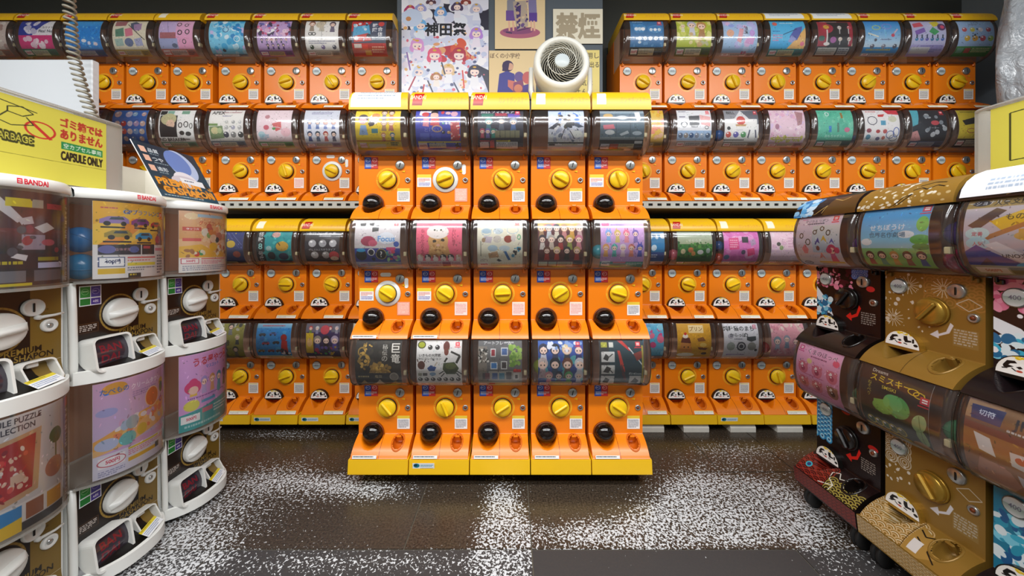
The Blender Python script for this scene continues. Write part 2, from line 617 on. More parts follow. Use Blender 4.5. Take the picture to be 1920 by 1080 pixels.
def floor_mat():
    m = bpy.data.materials.new('glint_flecked_floor')
    m.use_nodes = True
    nt = m.node_tree
    N, L = nt.nodes, nt.links
    b = N['Principled BSDF']
    tc = N.new('ShaderNodeNewGeometry')
    at = N.new('ShaderNodeAttribute')
    at.attribute_name = 'glint'
    n1 = N.new('ShaderNodeTexNoise')
    n1.inputs['Scale'].default_value = 128
    n1.inputs['Detail'].default_value = 2
    n1.inputs['Roughness'].default_value = .5
    n1.inputs['Distortion'].default_value = .6
    L.new(tc.outputs['Position'], n1.inputs['Vector'])
    n2 = N.new('ShaderNodeTexNoise')
    n2.inputs['Scale'].default_value = 5
    n2.inputs['Detail'].default_value = 5
    L.new(tc.outputs['Position'], n2.inputs['Vector'])
    n3 = N.new('ShaderNodeTexNoise')
    n3.inputs['Scale'].default_value = 150
    n3.inputs['Detail'].default_value = 3
    L.new(tc.outputs['Position'], n3.inputs['Vector'])
    # flecks: specular glints painted white into the tile colour, noise gated by a mask
    def math_(op, a, b_=None, c=None, clamp=False):
        q = N.new('ShaderNodeMath')
        q.operation = op
        q.use_clamp = clamp
        for i, z in enumerate((a, b_, c)):
            if z is None:
                continue
            if isinstance(z, (int, float)):
                q.inputs[i].default_value = z
            else:
                L.new(z, q.inputs[i])
        return q.outputs[0]
    patch = math_('MULTIPLY_ADD', n2.outputs['Fac'], 0.5, -0.25)
    glint_sum = math_('ADD', at.outputs['Fac'], math_('MULTIPLY', patch, math_('MINIMUM', math_('MULTIPLY', at.outputs['Fac'], 4), 1)))
    thr = math_('MULTIPLY_ADD', glint_sum, -0.262, 0.735)
    fl = math_('MULTIPLY', math_('SUBTRACT', n1.outputs['Fac'], thr), 22, clamp=True)
    base = N.new('ShaderNodeValToRGB')
    base.color_ramp.elements[0].position = .35
    base.color_ramp.elements[0].color = tuple(srgb('2a231d')) + (1,)
    base.color_ramp.elements[1].position = .75
    base.color_ramp.elements[1].color = tuple(srgb('56493c')) + (1,)
    L.new(n3.outputs['Fac'], base.inputs[0])
    mx = N.new('ShaderNodeMix')
    mx.data_type = 'RGBA'
    mx.inputs[7].default_value = tuple(srgb('d2d4d6')) + (1,)
    L.new(fl, mx.inputs[0])
    L.new(base.outputs[0], mx.inputs[6])
    # matt grey tiles carry no polish
    dull = N.new('ShaderNodeAttribute')
    dull.attribute_name = 'dull'
    mx2 = N.new('ShaderNodeMix')
    mx2.data_type = 'RGBA'
    mx2.inputs[7].default_value = tuple(srgb('3d3c3d')) + (1,)
    inv = math_('MULTIPLY', dull.outputs['Fac'], math_('SUBTRACT', 1.0, fl))
    L.new(inv, mx2.inputs[0])
    L.new(mx.outputs[2], mx2.inputs[6])
    L.new(mx2.outputs[2], b.inputs['Base Color'])
    L.new(math_('MULTIPLY_ADD', dull.outputs['Fac'], .3, .24), b.inputs['Roughness'])
    bp = N.new('ShaderNodeBump')
    bp.inputs['Strength'].default_value = .12
    bp.inputs['Distance'].default_value = .004
    L.new(n1.outputs['Fac'], bp.inputs['Height'])
    L.new(bp.outputs['Normal'], b.inputs['Normal'])
    return m


# patches of glints painted into the floor colour: centre x, y, half sizes, strength
GLINTS = [(-1.0, 1.25, .34, .34, .62), (-.98, 1.46, .2, .1, .5), (-.62, 1.4, .26, .075, .85), (-.5, 1.33, .2, .05, .5), (-1.15, 1.77, .3, .06, .8), (-.62, 1.77, .14, .05, .6),
        (-.035, 1.26, .085, .26, 1.0), (-.02, 1.08, .09, .2, .95), (-.3, 1.05, .35, .05, .7), (-.62, 1.05, .3, .06, .35), (-1.05, 1.05, .16, .1, .9), (-1.3, 1.1, .3, .3, .6),
        (.32, 1.15, .36, .075, 1.0), (.62, 1.2, .3, .12, 1.0), (.72, 1.34, .22, .16, 1.0), (.98, 1.36, .26, .14, .95), (1.0, 1.2, .2, .12, .85), (1.05, 1.62, .34, .1, .75), (.95, .98, .06, .18, .45), (1.1, 1.05, .16, .1, .3)]


def glint_at(x, y):
    s = 0
    for cx, cy, rx, ry, k in GLINTS:
        q = ((x - cx) / rx) ** 2 + ((y - cy) / ry) ** 2
        if q < 2.2:
            s += k * math.exp(-q * 1.1)
    return min(1.0, s)


def build_floor():
    fm = floor_mat()
    jm = mat('floor_joint_grout', '5a5347', 0.8, noise=0.2, nscale=80)
    base = struct('floor', G().box(((ROOM['x0'] + ROOM['x1']) / 2, (ROOM['y0'] + ROOM['y1']) / 2, -.03), (ROOM['x1'] - ROOM['x0'], ROOM['y1'] - ROOM['y0'], .054)).mesh('floor', jm))
    rows = [(-2.6, -1.8), (-1.8, -1.2), (-1.2, -.6), (-.6, 0), (0, .36), (.36, .72), (.72, 1.0955), (1.0955, 1.474), (1.474, 1.86), (1.86, 2.16)]
    cuts = {6: [-3.4, -2.5, -1.9, -.93, .062, .89, 1.8, 2.78], 7: [-3.4, -2.2, -1.2, -.34, .062, .93, 1.85, 2.78], 8: [-3.4, -1.7, -.72, .2, .88, 1.2, 2.78]}
    rnd = random.Random(5)
    for ri, (y0, y1) in enumerate(rows):
        xs = cuts.get(ri) or [-3.4] + [-2.95 + .95 * k + (.3 if ri % 2 else .6) for k in range(6)] + [2.78]
        for i in range(len(xs) - 1):
            x0, x1 = xs[i] + .0022, xs[i + 1] - .0022
            ya, yb = y0 + .0022, y1 - .0022
            near = ri in (5, 6, 7, 8)
            nu = max(2, int((x1 - x0) / .03)) if near else 2
            nv = max(2, int((yb - ya) / .03)) if near else 2
            g = G()
            top = rnd.uniform(-.0006, .0004)
            g.grid(lambda u, v: (x0 + (x1 - x0) * u, ya + (yb - ya) * v, top), nu, nv, smooth=False)
            nt_ = len(g.v)
            g.add([(x0, ya, top), (x1, ya, top), (x1, yb, top), (x0, yb, top), (x0, ya, -.004), (x1, ya, -.004), (x1, yb, -.004), (x0, yb, -.004)],
                  [(0, 4, 5, 1), (1, 5, 6, 2), (2, 6, 7, 3), (3, 7, 4, 0)])
            me = g.mesh('tile', fm)
            bare = False
            wa = me.attributes.new('glint', 'FLOAT', 'POINT')
            da = me.attributes.new('dull', 'FLOAT', 'POINT')
            dl = .9 if ri == 6 else (.25 if ri == 7 and i in (1, 2) else .05)
            for k, p in enumerate(g.v):
                v = glint_at(p[0], p[1]) if near else .2
                if ri == 6 and i == 4:
                    v = 0
                if ri == 7 and i in (4,) and p[0] < .075:
                    v *= .8
                wa.data[k].value = v
                da.data[k].value = dl
            link('tile', me, base)
    return base


build_floor()
m_wall = mat('dark_grey_wall_paint', '3f423e', 0.7, noise=0.06, nscale=3)
m_side = mat('blue_grey_side_wall', '8a949c', 0.6, noise=0.05, nscale=2)
m_light = mat('pale_wall_paint', '918f88', 0.7, noise=0.03, nscale=2)
m_pillar = mat('slate_pillar_paint', '55606a', 0.55, noise=0.04, nscale=4)
m_ceil = mat('white_ceiling_tile', 'dcdcd8', 0.8, noise=0.03, nscale=6)
X0, X1, Y0, Y1 = ROOM['x0'], ROOM['x1'], ROOM['y0'], ROOM['y1']
struct('wall_back', G().box(((X0 + X1) / 2, Y1 + .05, CEIL / 2), (X1 - X0 + .2, .1, CEIL)).mesh('wall_back', m_wall))
struct('wall_left', G().box((X0 - .05, (Y0 + Y1) / 2, CEIL / 2), (.1, Y1 - Y0, CEIL)).mesh('wall_left', m_light))
struct('wall_right', G().box((X1 + .05, (Y0 + Y1) / 2, CEIL / 2), (.1, Y1 - Y0, CEIL)).mesh('wall_right', m_side))
struct('wall_front', G().box(((X0 + X1) / 2, Y0 - .05, CEIL / 2), (X1 - X0 + .2, .1, CEIL)).mesh('wall_front', m_light))
struct('ceiling', G().box(((X0 + X1) / 2, (Y0 + Y1) / 2, CEIL + .03), (X1 - X0 + .2, Y1 - Y0 + .2, .06)).mesh('ceiling', m_ceil))
struct('trim_1', G().box((-.066, (PILLAR_Y + Y1) / 2, CEIL / 2), (1.118, Y1 - PILLAR_Y - .002, CEIL - .002)).mesh('pillar', m_pillar))
for o in [o for o in bpy.data.objects if o.type == 'LIGHT']:
    x, y, z = o.location
    t = thing('ceiling_lamp', 'long white ceiling tube lamp, %s half of the %s row' % ('left' if x < 0 else 'right', {0.0: 'first', -0.9: 'second', -1.9: 'third'}[round(y, 1)]), 'lamp', (x, y, CEIL), group='ceiling tube lamps')
    link('housing', G().box((0, 0, -.022), (2.46, .22, .044), .008).mesh('housing', M_WHITE), t)
# ------------------------------------------------------------------ orange-type capsule machine (also the gold and black ones)
W_U, H_U = 0.239, 0.474
HW = 0.1125          # half width of the housing
LIP = 0.08
TRAY_H = 0.06
PAN_TOP = 0.27


def tray(t):
    """t 0 at the lip .. 1 at the panel foot -> (d, h): a flare that bulges out"""
    a = t * math.pi / 2
    d1, h1 = LIP * math.cos(a), TRAY_H * math.sin(a)
    d2, h2 = LIP * (1 - t), TRAY_H * t
    return .45 * d1 + .55 * d2, .45 * h1 + .55 * h2


NT = 12
TR = [tray(k / NT) for k in range(NT + 1)]
ARC = [0]
for k in range(NT):
    ARC.append(ARC[-1] + math.dist(TR[k], TR[k + 1]))
S_TRAY = ARC[-1]
S_ALL = S_TRAY + PAN_TOP - TRAY_H


def skin_pt(s):
    """arc length from the lip -> (d, h)"""
    if s >= S_TRAY:
        return 0.0, TRAY_H + s - S_TRAY
    for k in range(NT):
        if s <= ARC[k + 1]:
            t = (s - ARC[k]) / (ARC[k + 1] - ARC[k])
            return TR[k][0] * (1 - t) + TR[k + 1][0] * t, TR[k][1] * (1 - t) + TR[k + 1][1] * t
    return TR[-1]


def px_(x):
    return (x / (2 * HW) + .5) * 100


def py_(h):
    return 100 * (1 - (S_TRAY + h - TRAY_H) / S_ALL)


def ps_(s):
    return 100 * (1 - s / S_ALL)


def smooth01(t):
    t = max(0.0, min(1.0, t))
    return t * t * (3 - 2 * t)


RET = (.062, S_TRAY * .64, .0225, .034)      # coin return: centre x, arc length, half sizes


def skin_mesh(name, m, kind):
    us = [i / 60 for i in range(61)]
    ss = [S_TRAY * j / 26 for j in range(27)] + [S_TRAY + .004, S_TRAY + .012, S_TRAY + .03, S_ALL - .05, S_ALL]

    def fn(u, v):
        s = v * S_ALL
        x = (u - .5) * 2 * HW
        d, h = skin_pt(s)
        if s < S_TRAY + .001:
            # scoop in front of the capsule outlet
            if kind == 'globe':
                q = ((x + .05) / .043) ** 2 + ((S_TRAY - s) / .068) ** 2
                dep = .05
            else:
                q = ((x + .055) / (.047 * max(.15, 1 - .55 * (S_TRAY - s) / .07))) ** 2 + ((S_TRAY - s) / .07) ** 2
                dep = .055
            k = smooth01((1 - q) / .3) * dep * min(1, s / .02)
            d -= k * .8
            h -= k * .45
            h = max(h, .001)
        return (x, -d, h)
    g = G().grid(fn, 0, 0, us=us, vs_=[s / S_ALL for s in ss])
    keep = []
    for k, f in enumerate(g.f):      # the mouth of the coin return is a real hole
        u = sum(p[0] for p in g.uv[k]) / 4
        s = sum(p[1] for p in g.uv[k]) / 4 * S_ALL
        x = (u - .5) * 2 * HW
        keep.append(((x - RET[0]) / RET[2]) ** 2 + ((s - RET[1]) / RET[3]) ** 2 > .84)
    for at in ('f', 'uv', 'sm', 'mi'):
        setattr(g, at, [v for v, q in zip(getattr(g, at), keep) if q])
    return g.mesh(name, m)


def return_cup(m):
    """cup of the coin return with its raised rim"""
    g = G()
    n = 22
    rings = []
    for k, (sc, dep) in enumerate(((1.2, -.0004), (1.13, -.0035), (1.0, -.002), (.96, .012), (.8, .034), (.4, .04))):
        ring = []
        for j in range(n):
            a = 2 * math.pi * j / n
            s = max(.002, min(S_TRAY - .0005, RET[1] + RET[3] * sc * math.sin(a)))
            d, h = skin_pt(s)
            ring.append((RET[0] + RET[2] * sc * math.cos(a), -(d - dep * .75), max(h - dep * .66, .002)))
        rings.append(ring)
    vs = [p for r in rings for p in r]
    fs = [(i * n + j, i * n + (j + 1) % n, (i + 1) * n + (j + 1) % n, (i + 1) * n + j) for i in range(len(rings) - 1) for j in range(n)]
    fs.append(tuple((len(rings) - 1) * n + j for j in range(n)))
    return g.add(vs, fs, True).mesh('coin_return', m)


def body_mesh(name, m, top=0.47, depth=.26):
    prof = [(LIP, 0)] + TR[1:] + [(0, PAN_TOP), (-.115, PAN_TOP), (-.115, top), (-depth, top), (-depth, 0)]
    g = G()
    n = len(prof)
    for sx in (-1, 1):
        vs = [(sx * HW, -d, h) for d, h in prof]
        g.add(vs, [tuple(range(n)) if sx < 0 else tuple(range(n))[::-1]])
    for i in range(n):
        j = (i + 1) % n
        if i <= NT:      # the skin covers tray and panel
            continue
        (a, b), (c, d) = prof[i], prof[j]
        g.add([(-HW, -a, b), (HW, -a, b), (HW, -c, d), (-HW, -c, d)], [(0, 1, 2, 3)])
    g.add([(-HW, -LIP, 0), (HW, -LIP, 0), (HW, depth, 0), (-HW, depth, 0)], [(0, 3, 2, 1)])
    return tess(g.mesh(name, m))


def lining_mesh(name, m, top=.466):
    x, f, b, z0 = HW - .001, -.004, .112, PAN_TOP + .001
    g = G()
    g.add([(-x, b, z0), (x, b, z0), (x, b, top), (-x, b, top)], [(0, 1, 2, 3)])
    g.add([(-x, f, z0), (x, f, z0), (x, b, z0), (-x, b, z0)], [(0, 1, 2, 3)])
    g.add([(-x, f, top), (x, f, top), (x, b, top), (-x, b, top)], [(3, 2, 1, 0)])
    g.add([(-x, f, z0), (-x, b, z0), (-x, b, top), (-x, f, top)], [(0, 1, 2, 3)])
    g.add([(x, f, z0), (x, b, z0), (x, b, top), (x, f, top)], [(3, 2, 1, 0)])
    return g.mesh(name, m)


def cover_prof(top):
    P = [(.012, PAN_TOP + .002), (.036, PAN_TOP + .004), (.06, PAN_TOP + .013), (.078, PAN_TOP + .03), (.089, PAN_TOP + .056), (.094, PAN_TOP + .085)]
    n = 9
    for k in range(1, n + 1):
        t = k / n
        P.append((.0945 - .019 * t ** 3, PAN_TOP + .085 + (top - PAN_TOP - .085) * t))
    return P


def cover_mesh(name, m, top, xw=.116):
    P = cover_prof(top)
    g = G()
    cols = [(-xw, None), (-xw, -.014), (-xw + .004, -.005), (-xw + .012, 0), (-xw + .018, 0), (xw - .018, 0), (xw - .012, 0), (xw - .004, -.005), (xw, -.014), (xw, None)]
    vs, fs = [], []
    for d, h in P:
        for x, off in cols:
            dd = 0.0 if off is None else max(d + off, .002)
            vs.append((x, -dd, h))
    n = len(cols)
    for j in range(len(P) - 1):
        for i in range(n - 1):
            fs.append((j * n + i, j * n + i + 1, (j + 1) * n + i + 1, (j + 1) * n + i))
    g.add(vs, fs, True)
    return g.mesh(name, m)


def edge_mesh(name, m, top, s, xw=.116):
    """thick bright rims of the clear cover at its two ends"""
    g = G()
    if 1:
        g.tube([(s * (xw - .0015), -max(d - .012, .003), h) for d, h in cover_prof(top)], .0022, 5)
    return g.mesh(name, m)


def display_card_mesh(name, m, edge, top, x0=-.09, x1=.09, ylo=.03, inset=.0045):
    P = cover_prof(top)
    acc = [0]
    for a, b in zip(P, P[1:]):
        acc.append(acc[-1] + math.dist(a, b))
    L = acc[-1]

    def at(s):
        for k in range(len(P) - 1):
            if s <= acc[k + 1] + 1e-9:
                t = (s - acc[k]) / (acc[k + 1] - acc[k])
                return P[k][0] * (1 - t) + P[k + 1][0] * t, P[k][1] * (1 - t) + P[k + 1][1] * t
        return P[-1]

    def fn(u, v):
        d, h = at(ylo * L + (L - ylo * L - .003) * v)
        return (x0 + (x1 - x0) * u, -(max(d - inset, .004)), h)
    g = G()
    g.grid(fn, 2, 16)
    g.grid(lambda u, v: tuple(c + (0, .0008, 0)[i] for i, c in enumerate(fn(u, v))), 2, 16, mi=1)
    return g.mesh(name, m, edge)


def cap_mesh(name, m, top, kind):
    C = {'center': [(.083, -.004), (.083, .006), (.08, .04), (.072, .06), (.055, .076), (.03, .083), (-.26, .085)],
         'shelf': [(.083, -.004), (.083, .004), (.077, .022), (.065, .04), (.045, .056), (.02, .066), (-.26, .072)]}[kind]
    xw = .1165
    g = G()
    ins = [0, 0, .001, .003, .006, .009, .012]
    rows = [[(-xw + i_, -d, top + h), (xw - i_, -d, top + h)] for (d, h), i_ in zip(C, ins)]
    vs = [p for r in rows for p in r]
    fs = [(2 * j, 2 * j + 1, 2 * j + 3, 2 * j + 2) for j in range(len(rows) - 1)]
    g.grid(lambda u, v: (0, 0, 0), 0, 0) if False else None
    uvs = []
    for j in range(len(rows)):
        v = j / (len(rows) - 1)
        uvs += [(0, v), (1, v)]
    g.add(vs, fs, True, uvs)
    for s in (0, 1):
        ring = [r[s] for r in rows] + [(rows[-1][s][0], .26, top - .004)]
        k = len(ring)
        g.add(ring, [tuple(range(k))[::-1] if s == 0 else tuple(range(k))], uvs=[(.995, .995)] * k)
    a = rows[-1]
    g.add([a[0], a[1], (a[1][0], .26, top - .004), (a[0][0], .26, top - .004)], [(0, 1, 2, 3)], uvs=[(.995, .995)] * 4)
    return tess(g.mesh(name, m))


def knob_meshes(m_k, m_ring):
    R = Matrix.Rotation(math.pi / 2, 4, 'X')      # lathe axis -> -y
    disc = G().lathe([(.0355, 0), (.0355, .012), (.033, .016), (.012, .0165), (0, .0165)], 28, R).mesh('knob', m_k)
    grip = G()
    pts = []
    for k in range(9):
        a = math.pi * k / 8
        pts.append((.031 * math.cos(a), .0))
    grip.box((0, -.021, 0), (.064, .012, .011), .004)
    gm = grip.mesh('grip', m_k)
    ring = G().lathe([(.0355, 0), (.0378, 0), (.0378, .006), (.0355, .006)], 28, R).mesh('knob_rim', m_ring)
    return disc, gm, ring


RX = Matrix.Rotation(math.pi / 2, 4, 'X')
COIN = G().lathe([(.019, 0), (.019, .005), (.0165, .0065), (0, .0055)], 20, RX).mesh('coin_slot', M_STEEL)
SLIT = G().box((0, -.0066, 0), (.003, .002, .02)).mesh('slit', M_BLACK)
LOCK = G().lathe([(.0115, 0), (.0115, .004), (.008, .006), (.006, .003), (0, .003)], 16, RX).mesh('lock', M_STEEL)
LOCK_CORE = G().lathe([(.0045, .003), (.0045, .0065), (0, .0065)], 12, RX).mesh('lock_core', M_RECESS)
ARROW = G().add([(-.007, -.0015, -.004), (.007, -.0015, .0), (-.007, -.0015, .004)], [(0, 1, 2)]).add([(-.007, 0, -.004), (.007, 0, .0), (-.007, 0, .004)], [(0, 2, 1)]).mesh('arrow_mark', M_YELLOW)
TAB = G().box((0, 0, 0), (.013, .016, .018), .002).mesh('card_clip', M_CREAM)


def latch_mesh(m):
    g = G()
    g.box((0, -.004, 0), (.014, .008, .012), .002)
    g.box((-.003, -.009, .006), (.005, .006, .014), .001)
    return g.mesh('cover_latch', m)


# prints shared by many machines ------------------------------------------------------------
def sticker_mat(name, spec, w_=72, h_=72, rough=.5):
    return print_mat(name, Pic(w_, h_).run(spec), rough)


ST_NOTE = [sticker_mat('notice_print', 'r 0 0 100 100 f4f1ea;d 10 22 90 92 7 777;r 8 5 92 14 e9d27a'),
           sticker_mat('pink_notice_print', 'r 0 0 100 100 f6e4dd;d 8 14 92 92 7 e0958a;r 8 4 92 10 eec'),
           sticker_mat('yellow_head_notice_print', 'r 0 0 100 100 f3f2ee;r 0 0 100 22 e8c43c;d 8 30 92 94 7 667'),
           sticker_mat('red_notice_print', 'r 0 0 100 100 eea48e;d 8 8 92 92 7 f6d8cc;o 50 50 30 30 4 f0b8a8')]
ST_COIN = sticker_mat('blue_red_coin_print', 'r 0 0 50 100 2b4ba8;r 50 0 100 100 c8302c;o 25 27 17 17 3 dde;o 75 27 17 17 3 fdd;d 8 24 42 32 1 fff;d 58 24 92 32 1 fff;r 6 56 44 90 3a62c0;d 8 62 92 88 3 fff')
ST_LEFT = sticker_mat('left_notice_print', 'r 0 0 100 100 f2f0ec;r 0 0 100 26 e8cf3c;d 8 34 92 64 3 d06050;d 8 66 92 94 3 55a')
ST_STRIP = sticker_mat('tray_strip_print', 'r 0 0 100 100 f6f2e6;r 0 0 100 22 ecd88a;d 3 35 97 88 2 b0a898', 128, 40)
ST_STRIP2 = sticker_mat('tray_strip_text_print', 'r 0 0 100 100 f4f2ee;d 3 25 97 75 1 333', 128, 32)
ST_BASE = sticker_mat('base_sticker_print', 'r 0 0 100 100 eef2f2;e 18 32 14 14 147a8c;e 14 28 8 8 0a3a50;d 36 22 95 50 2 38a;d 36 62 95 88 2 777', 120, 64)
ST_PRICE = print_mat('price_badge_print', Pic(64, 64).run('r 0 0 100 100 c9cfd4;v 0 0 100 45 f2f4f4 b8c4c8;v 0 45 100 100 8fa39c d4d8d8;T 50 36 26 667 .5 400'), .25)
FACE = Pic(128, 96, 'f6f3ec').run('e 50 96 50 44 fbf9f4;s 14 6 86 20 34 2 4 3 e8c21c,f0d040;p 14 58 22 34 36 30 40 40 28 46 24 54 34 58 22 70 15 68 111;p 38 58 46 52 50 60 44 66 111;p 56 30 66 27 68 52 78 50 78 60 60 66 56 50 111;p 80 40 86 38 86 62 80 64 111;e 90 74 6 6 111;l 12 74 22 70 4 111;e 44 76 6 4 c8503c;l 30 66 38 78 3 111;l 56 72 66 76 4 111')
ST_FACE = print_mat('outlet_face_print', FACE, .35)
CAPTXT = Pic(256, 96, 'efbc1c').run('t 48 60 16 e39a3c .4 ガシャポンステーション;t 66 36 9 e8a850 .2 カプセルトイ;p 7 45 24 45 21 80 4 80 9a1c14;p 8 48 23 48 20 76 5 76 c8281c;T 14 54 14 f6e4da .8 BANDAI')
CAPTXT2 = Pic(256, 96, 'efbc1c').run('t 48 60 16 e39a3c .4 ガシャポンステーション;t 66 36 9 e8a850 .2 カプセルトイ;r 8 42 24 78 faf2d8')
CAPTXT3 = Pic(256, 96, 'efbc1c').run('t 48 60 16 e39a3c .4 ガシャポンステーション;t 66 36 9 e8a850 .2 カプセルトイ;r 3 20 88 84 eef0ee;d 14 32 80 72 4 aab4c0')
CAP_PRINTS = [print_mat('yellow_cap_print', CAPTXT, .3), print_mat('yellow_cap_pale_label_print', CAPTXT2, .3), print_mat('yellow_cap_paper_print', CAPTXT3, .35)]

NOTE_MES = [sheet(.052, .055).mesh('notice_sticker', m) for m in ST_NOTE]
COINST_ME = sheet(.056, .048).mesh('coin_sticker', ST_COIN)
LEFT_ME = sheet(.058, .052).mesh('notice_sticker', ST_LEFT)
STRIP_ME = sheet(.098, .017).mesh('tray_label', ST_STRIP)
STRIP2_ME = sheet(.095, .012).mesh('tray_label', ST_STRIP2)
BASEST_ME = sheet(.085, .034).mesh('base_sticker', ST_BASE)


def price_mesh():
    g = G()
    g.lathe([(.0225, 0), (.0225, .004), (.019, .0055)], 20, RX)
    R = Matrix.Translation((0, -.0056, 0)) @ RX
    g.disc((0, 0, 0), .0195, 20, R, mi=1)
    return g.mesh('price_badge', M_STEEL, ST_PRICE)


PRICE_ME = price_mesh()


def face_meshes():
    """half-disc flap over the capsule outlet"""
    n = 18
    g = G()
    R = .047
    arc = [(R * math.cos(math.pi * k / n), R * math.sin(math.pi * k / n)) for k in range(n + 1)]
    g.add([(x, -.012, z) for x, z in arc], [tuple(range(n + 1))])
    for k in range(n):
        (a, b), (c, d) = arc[k], arc[k + 1]
        g.add([(a, -.012, b), (c, -.012, d), (c, .004, d), (a, .004, b)], [(0, 3, 2, 1)])
    g.add([(R, -.012, 0), (-R, -.012, 0), (-R, -.012, -.007), (R, -.012, -.007)], [(0, 1, 2, 3)])
    flap = g.mesh('capsule_outlet', M_BLACK)
    g = G()
    r = .0435
    arc = [(r * math.cos(math.pi * k / n), .0015 + r * math.sin(math.pi * k / n)) for k in range(n + 1)]
    uv = [(.5 + x / (2 * r), (z - .0) / r * .92) for x, z in arc]
    g.add([(x, -.0128, z) for x, z in arc], [tuple(range(n + 1))], uvs=uv)
    return flap, g.mesh('flap_print', ST_FACE)


FLAP_ME, FLAPPRINT_ME = face_meshes()
# smoked globe over the outlet of the centre stack
GLOBE_ME = G().lathe([(.0415 * math.sin(math.pi * k / 14), .0415 * math.cos(math.pi * k / 14)) for k in range(9)], 28, RX).mesh('capsule_outlet', M_GLOBE)
GLOBE_RING = G().lathe([(.0415, -.004), (.044, -.004), (.044, .004), (.0415, .004)], 28, RX).mesh('outlet_rim', M_RECESS)
TONGUE = G().box((0, 0, 0), (.02, .008, .03), .003).mesh('return_tongue', M_ORANGE)


def skin_print(kind):
    p = Pic(256, 356, 'ef800e', ss=2)
    kx, ky = px_(.009), py_(.17)
    r = .05 / (2 * HW) * 100
    p.ell(kx, ky, r * 1.0, r * 1.0, 'f09420')
    p.ell(kx, ky, r * .84, r * .84, 'ef800e')
    for a in range(0, 360, 8):      # raised ornament of lettering around the knob
        if 60 < a % 120 < 80:
            continue
        q = math.radians(a)
        cx, cy = kx + math.cos(q) * r * .92, ky + math.sin(q) * r * .92 * 256 / 356
        p.ell(cx, cy, 1.3, 1.0, 'f4c030', rot=q)
    # fine red print by the slot, panel seam, tray seam
    p.text(px_(.082), py_(.213), 2.2, 'e85a34', 'コイン', .3, maxw=12)
    p.text(px_(.082), py_(.203), 2.2, 'e85a34', '投入口', .3, maxw=12)
    p.text(px_(-.01), py_(.258), 1.6, 'f0a050', 'ガシャポン', .2, maxw=20)
    xs = px_(-.004)
    p.line(xs, ps_(S_TRAY * .98), xs + 1, 100, .7, '6e2c04')
    p.line(0, ps_(S_TRAY), 100, ps_(S_TRAY), .4, 'a04a06')
    if kind == 'globe':
        p.text(px_(-.09), ps_(.008), 2.2, 'f8a860', 'カプセル取出口', .3, maxw=34)
    return print_mat('orange_panel_print', p, .28)


SKIN_M = {k: skin_print(k) for k in ('flap', 'globe')}
SKIN_ME = {k: skin_mesh('front_panel', SKIN_M[k], k) for k in ('flap', 'globe')}
BODY_ME = body_mesh('housing', M_ORANGE)
TOPS = {'mid': .47, 'center': .434, 'shelf': .455}
BODY_TOP = {k: body_mesh('housing', M_ORANGE, v) for k, v in TOPS.items()}
LINING_ME = {k: lining_mesh('capsule_bin', M_DARKBROWN, v - .003) for k, v in TOPS.items()}
COVER_ME = {k: cover_mesh('clear_cover', M_CLEAR, v) for k, v in TOPS.items()}
M_RIM = clear_mat('cover_rim_plastic', (.86, .84, .82), .08, .45, .9)
EDGE_ME = {k: [edge_mesh('cover_rim', M_RIM, v, s) for s in (-1, 1)] for k, v in TOPS.items()}
CAP_ME = {(k, i): cap_mesh('top_cap', m, TOPS[k], k) for k in ('center', 'shelf') for i, m in enumerate(CAP_PRINTS)}
KNOB_ME, GRIP_ME, RIM_ME = knob_meshes(M_KNOB, M_BLACK)
RING_ME = G().lathe([(.038, 0), (.0535, 0), (.0525, .003), (.038, .003)], 30, RX).mesh('knob_plate', M_WHITE)
LATCH_ME = latch_mesh(M_ORANGE)
CUP_ME = return_cup(mat('shaded_orange_plastic', 'c9600c', .35, noise=.03))  # orange darkened to put the shade of the recess into the cup


def pill(w_, h_):
    n = 8
    pts = []
    r = min(w_, h_) / 2
    ex, ez = w_ / 2 - r, h_ / 2 - r
    for k in range(4 * n):
        a = 2 * math.pi * k / (4 * n)
        pts.append((math.copysign(ex, math.cos(a)) + r * math.cos(a), -.0012, math.copysign(ez, math.sin(a)) + r * math.sin(a)))
    return G().add(pts, [tuple(range(len(pts)))[::1]])


PILL_H = pill(.045, .016).mesh('cover_plate', M_PAPER)
PILL_V = pill(.016, .042).mesh('cover_plate', M_PAPER)


def base_mesh(name, m, h, slope=.006):
    f0, f1 = LIP + .004, LIP + .004 + slope
    xw = .1175
    g = G()
    V = [(-xw, -f0, 0), (xw, -f0, 0), (xw, -f1, -h), (-xw, -f1, -h), (-xw, .26, 0), (xw, .26, 0), (xw, .26, -h), (-xw, .26, -h),
         (-xw, -f1, -h - .004), (xw, -f1, -h - .004), (xw, .26, -h - .004), (-xw, .26, -h - .004)]
    g.add(V, [(0, 3, 2, 1), (0, 1, 5, 4), (3, 8, 9, 2), (8, 11, 10, 9), (0, 4, 7, 3), (1, 2, 6, 5), (3, 7, 11, 8), (2, 9, 10, 6), (4, 5, 6, 7), (7, 6, 10, 11)])
    return g.mesh(name, m)


BASE_C = base_mesh('base_skirt', M_YELLOW, .05)
BASE_S = base_mesh('base_skirt', M_YELLOW, .04)


def caster_mesh():
    g = G()
    R = Matrix.Rotation(math.pi / 2, 4, 'Y')
    for s in (-.008, .008):
        g.lathe([(0, -.006), (.024, -.006), (.026, 0), (.024, .006), (0, .006)], 16, Matrix.Translation((s, 0, .026)) @ R)
    g.box((0, -.006, .045), (.008, .03, .024), .003)
    g.box((0, 0, .056), (.03, .03, .006))
    return g.mesh('caster', M_RUBBER)


CASTER_ME = caster_mesh()


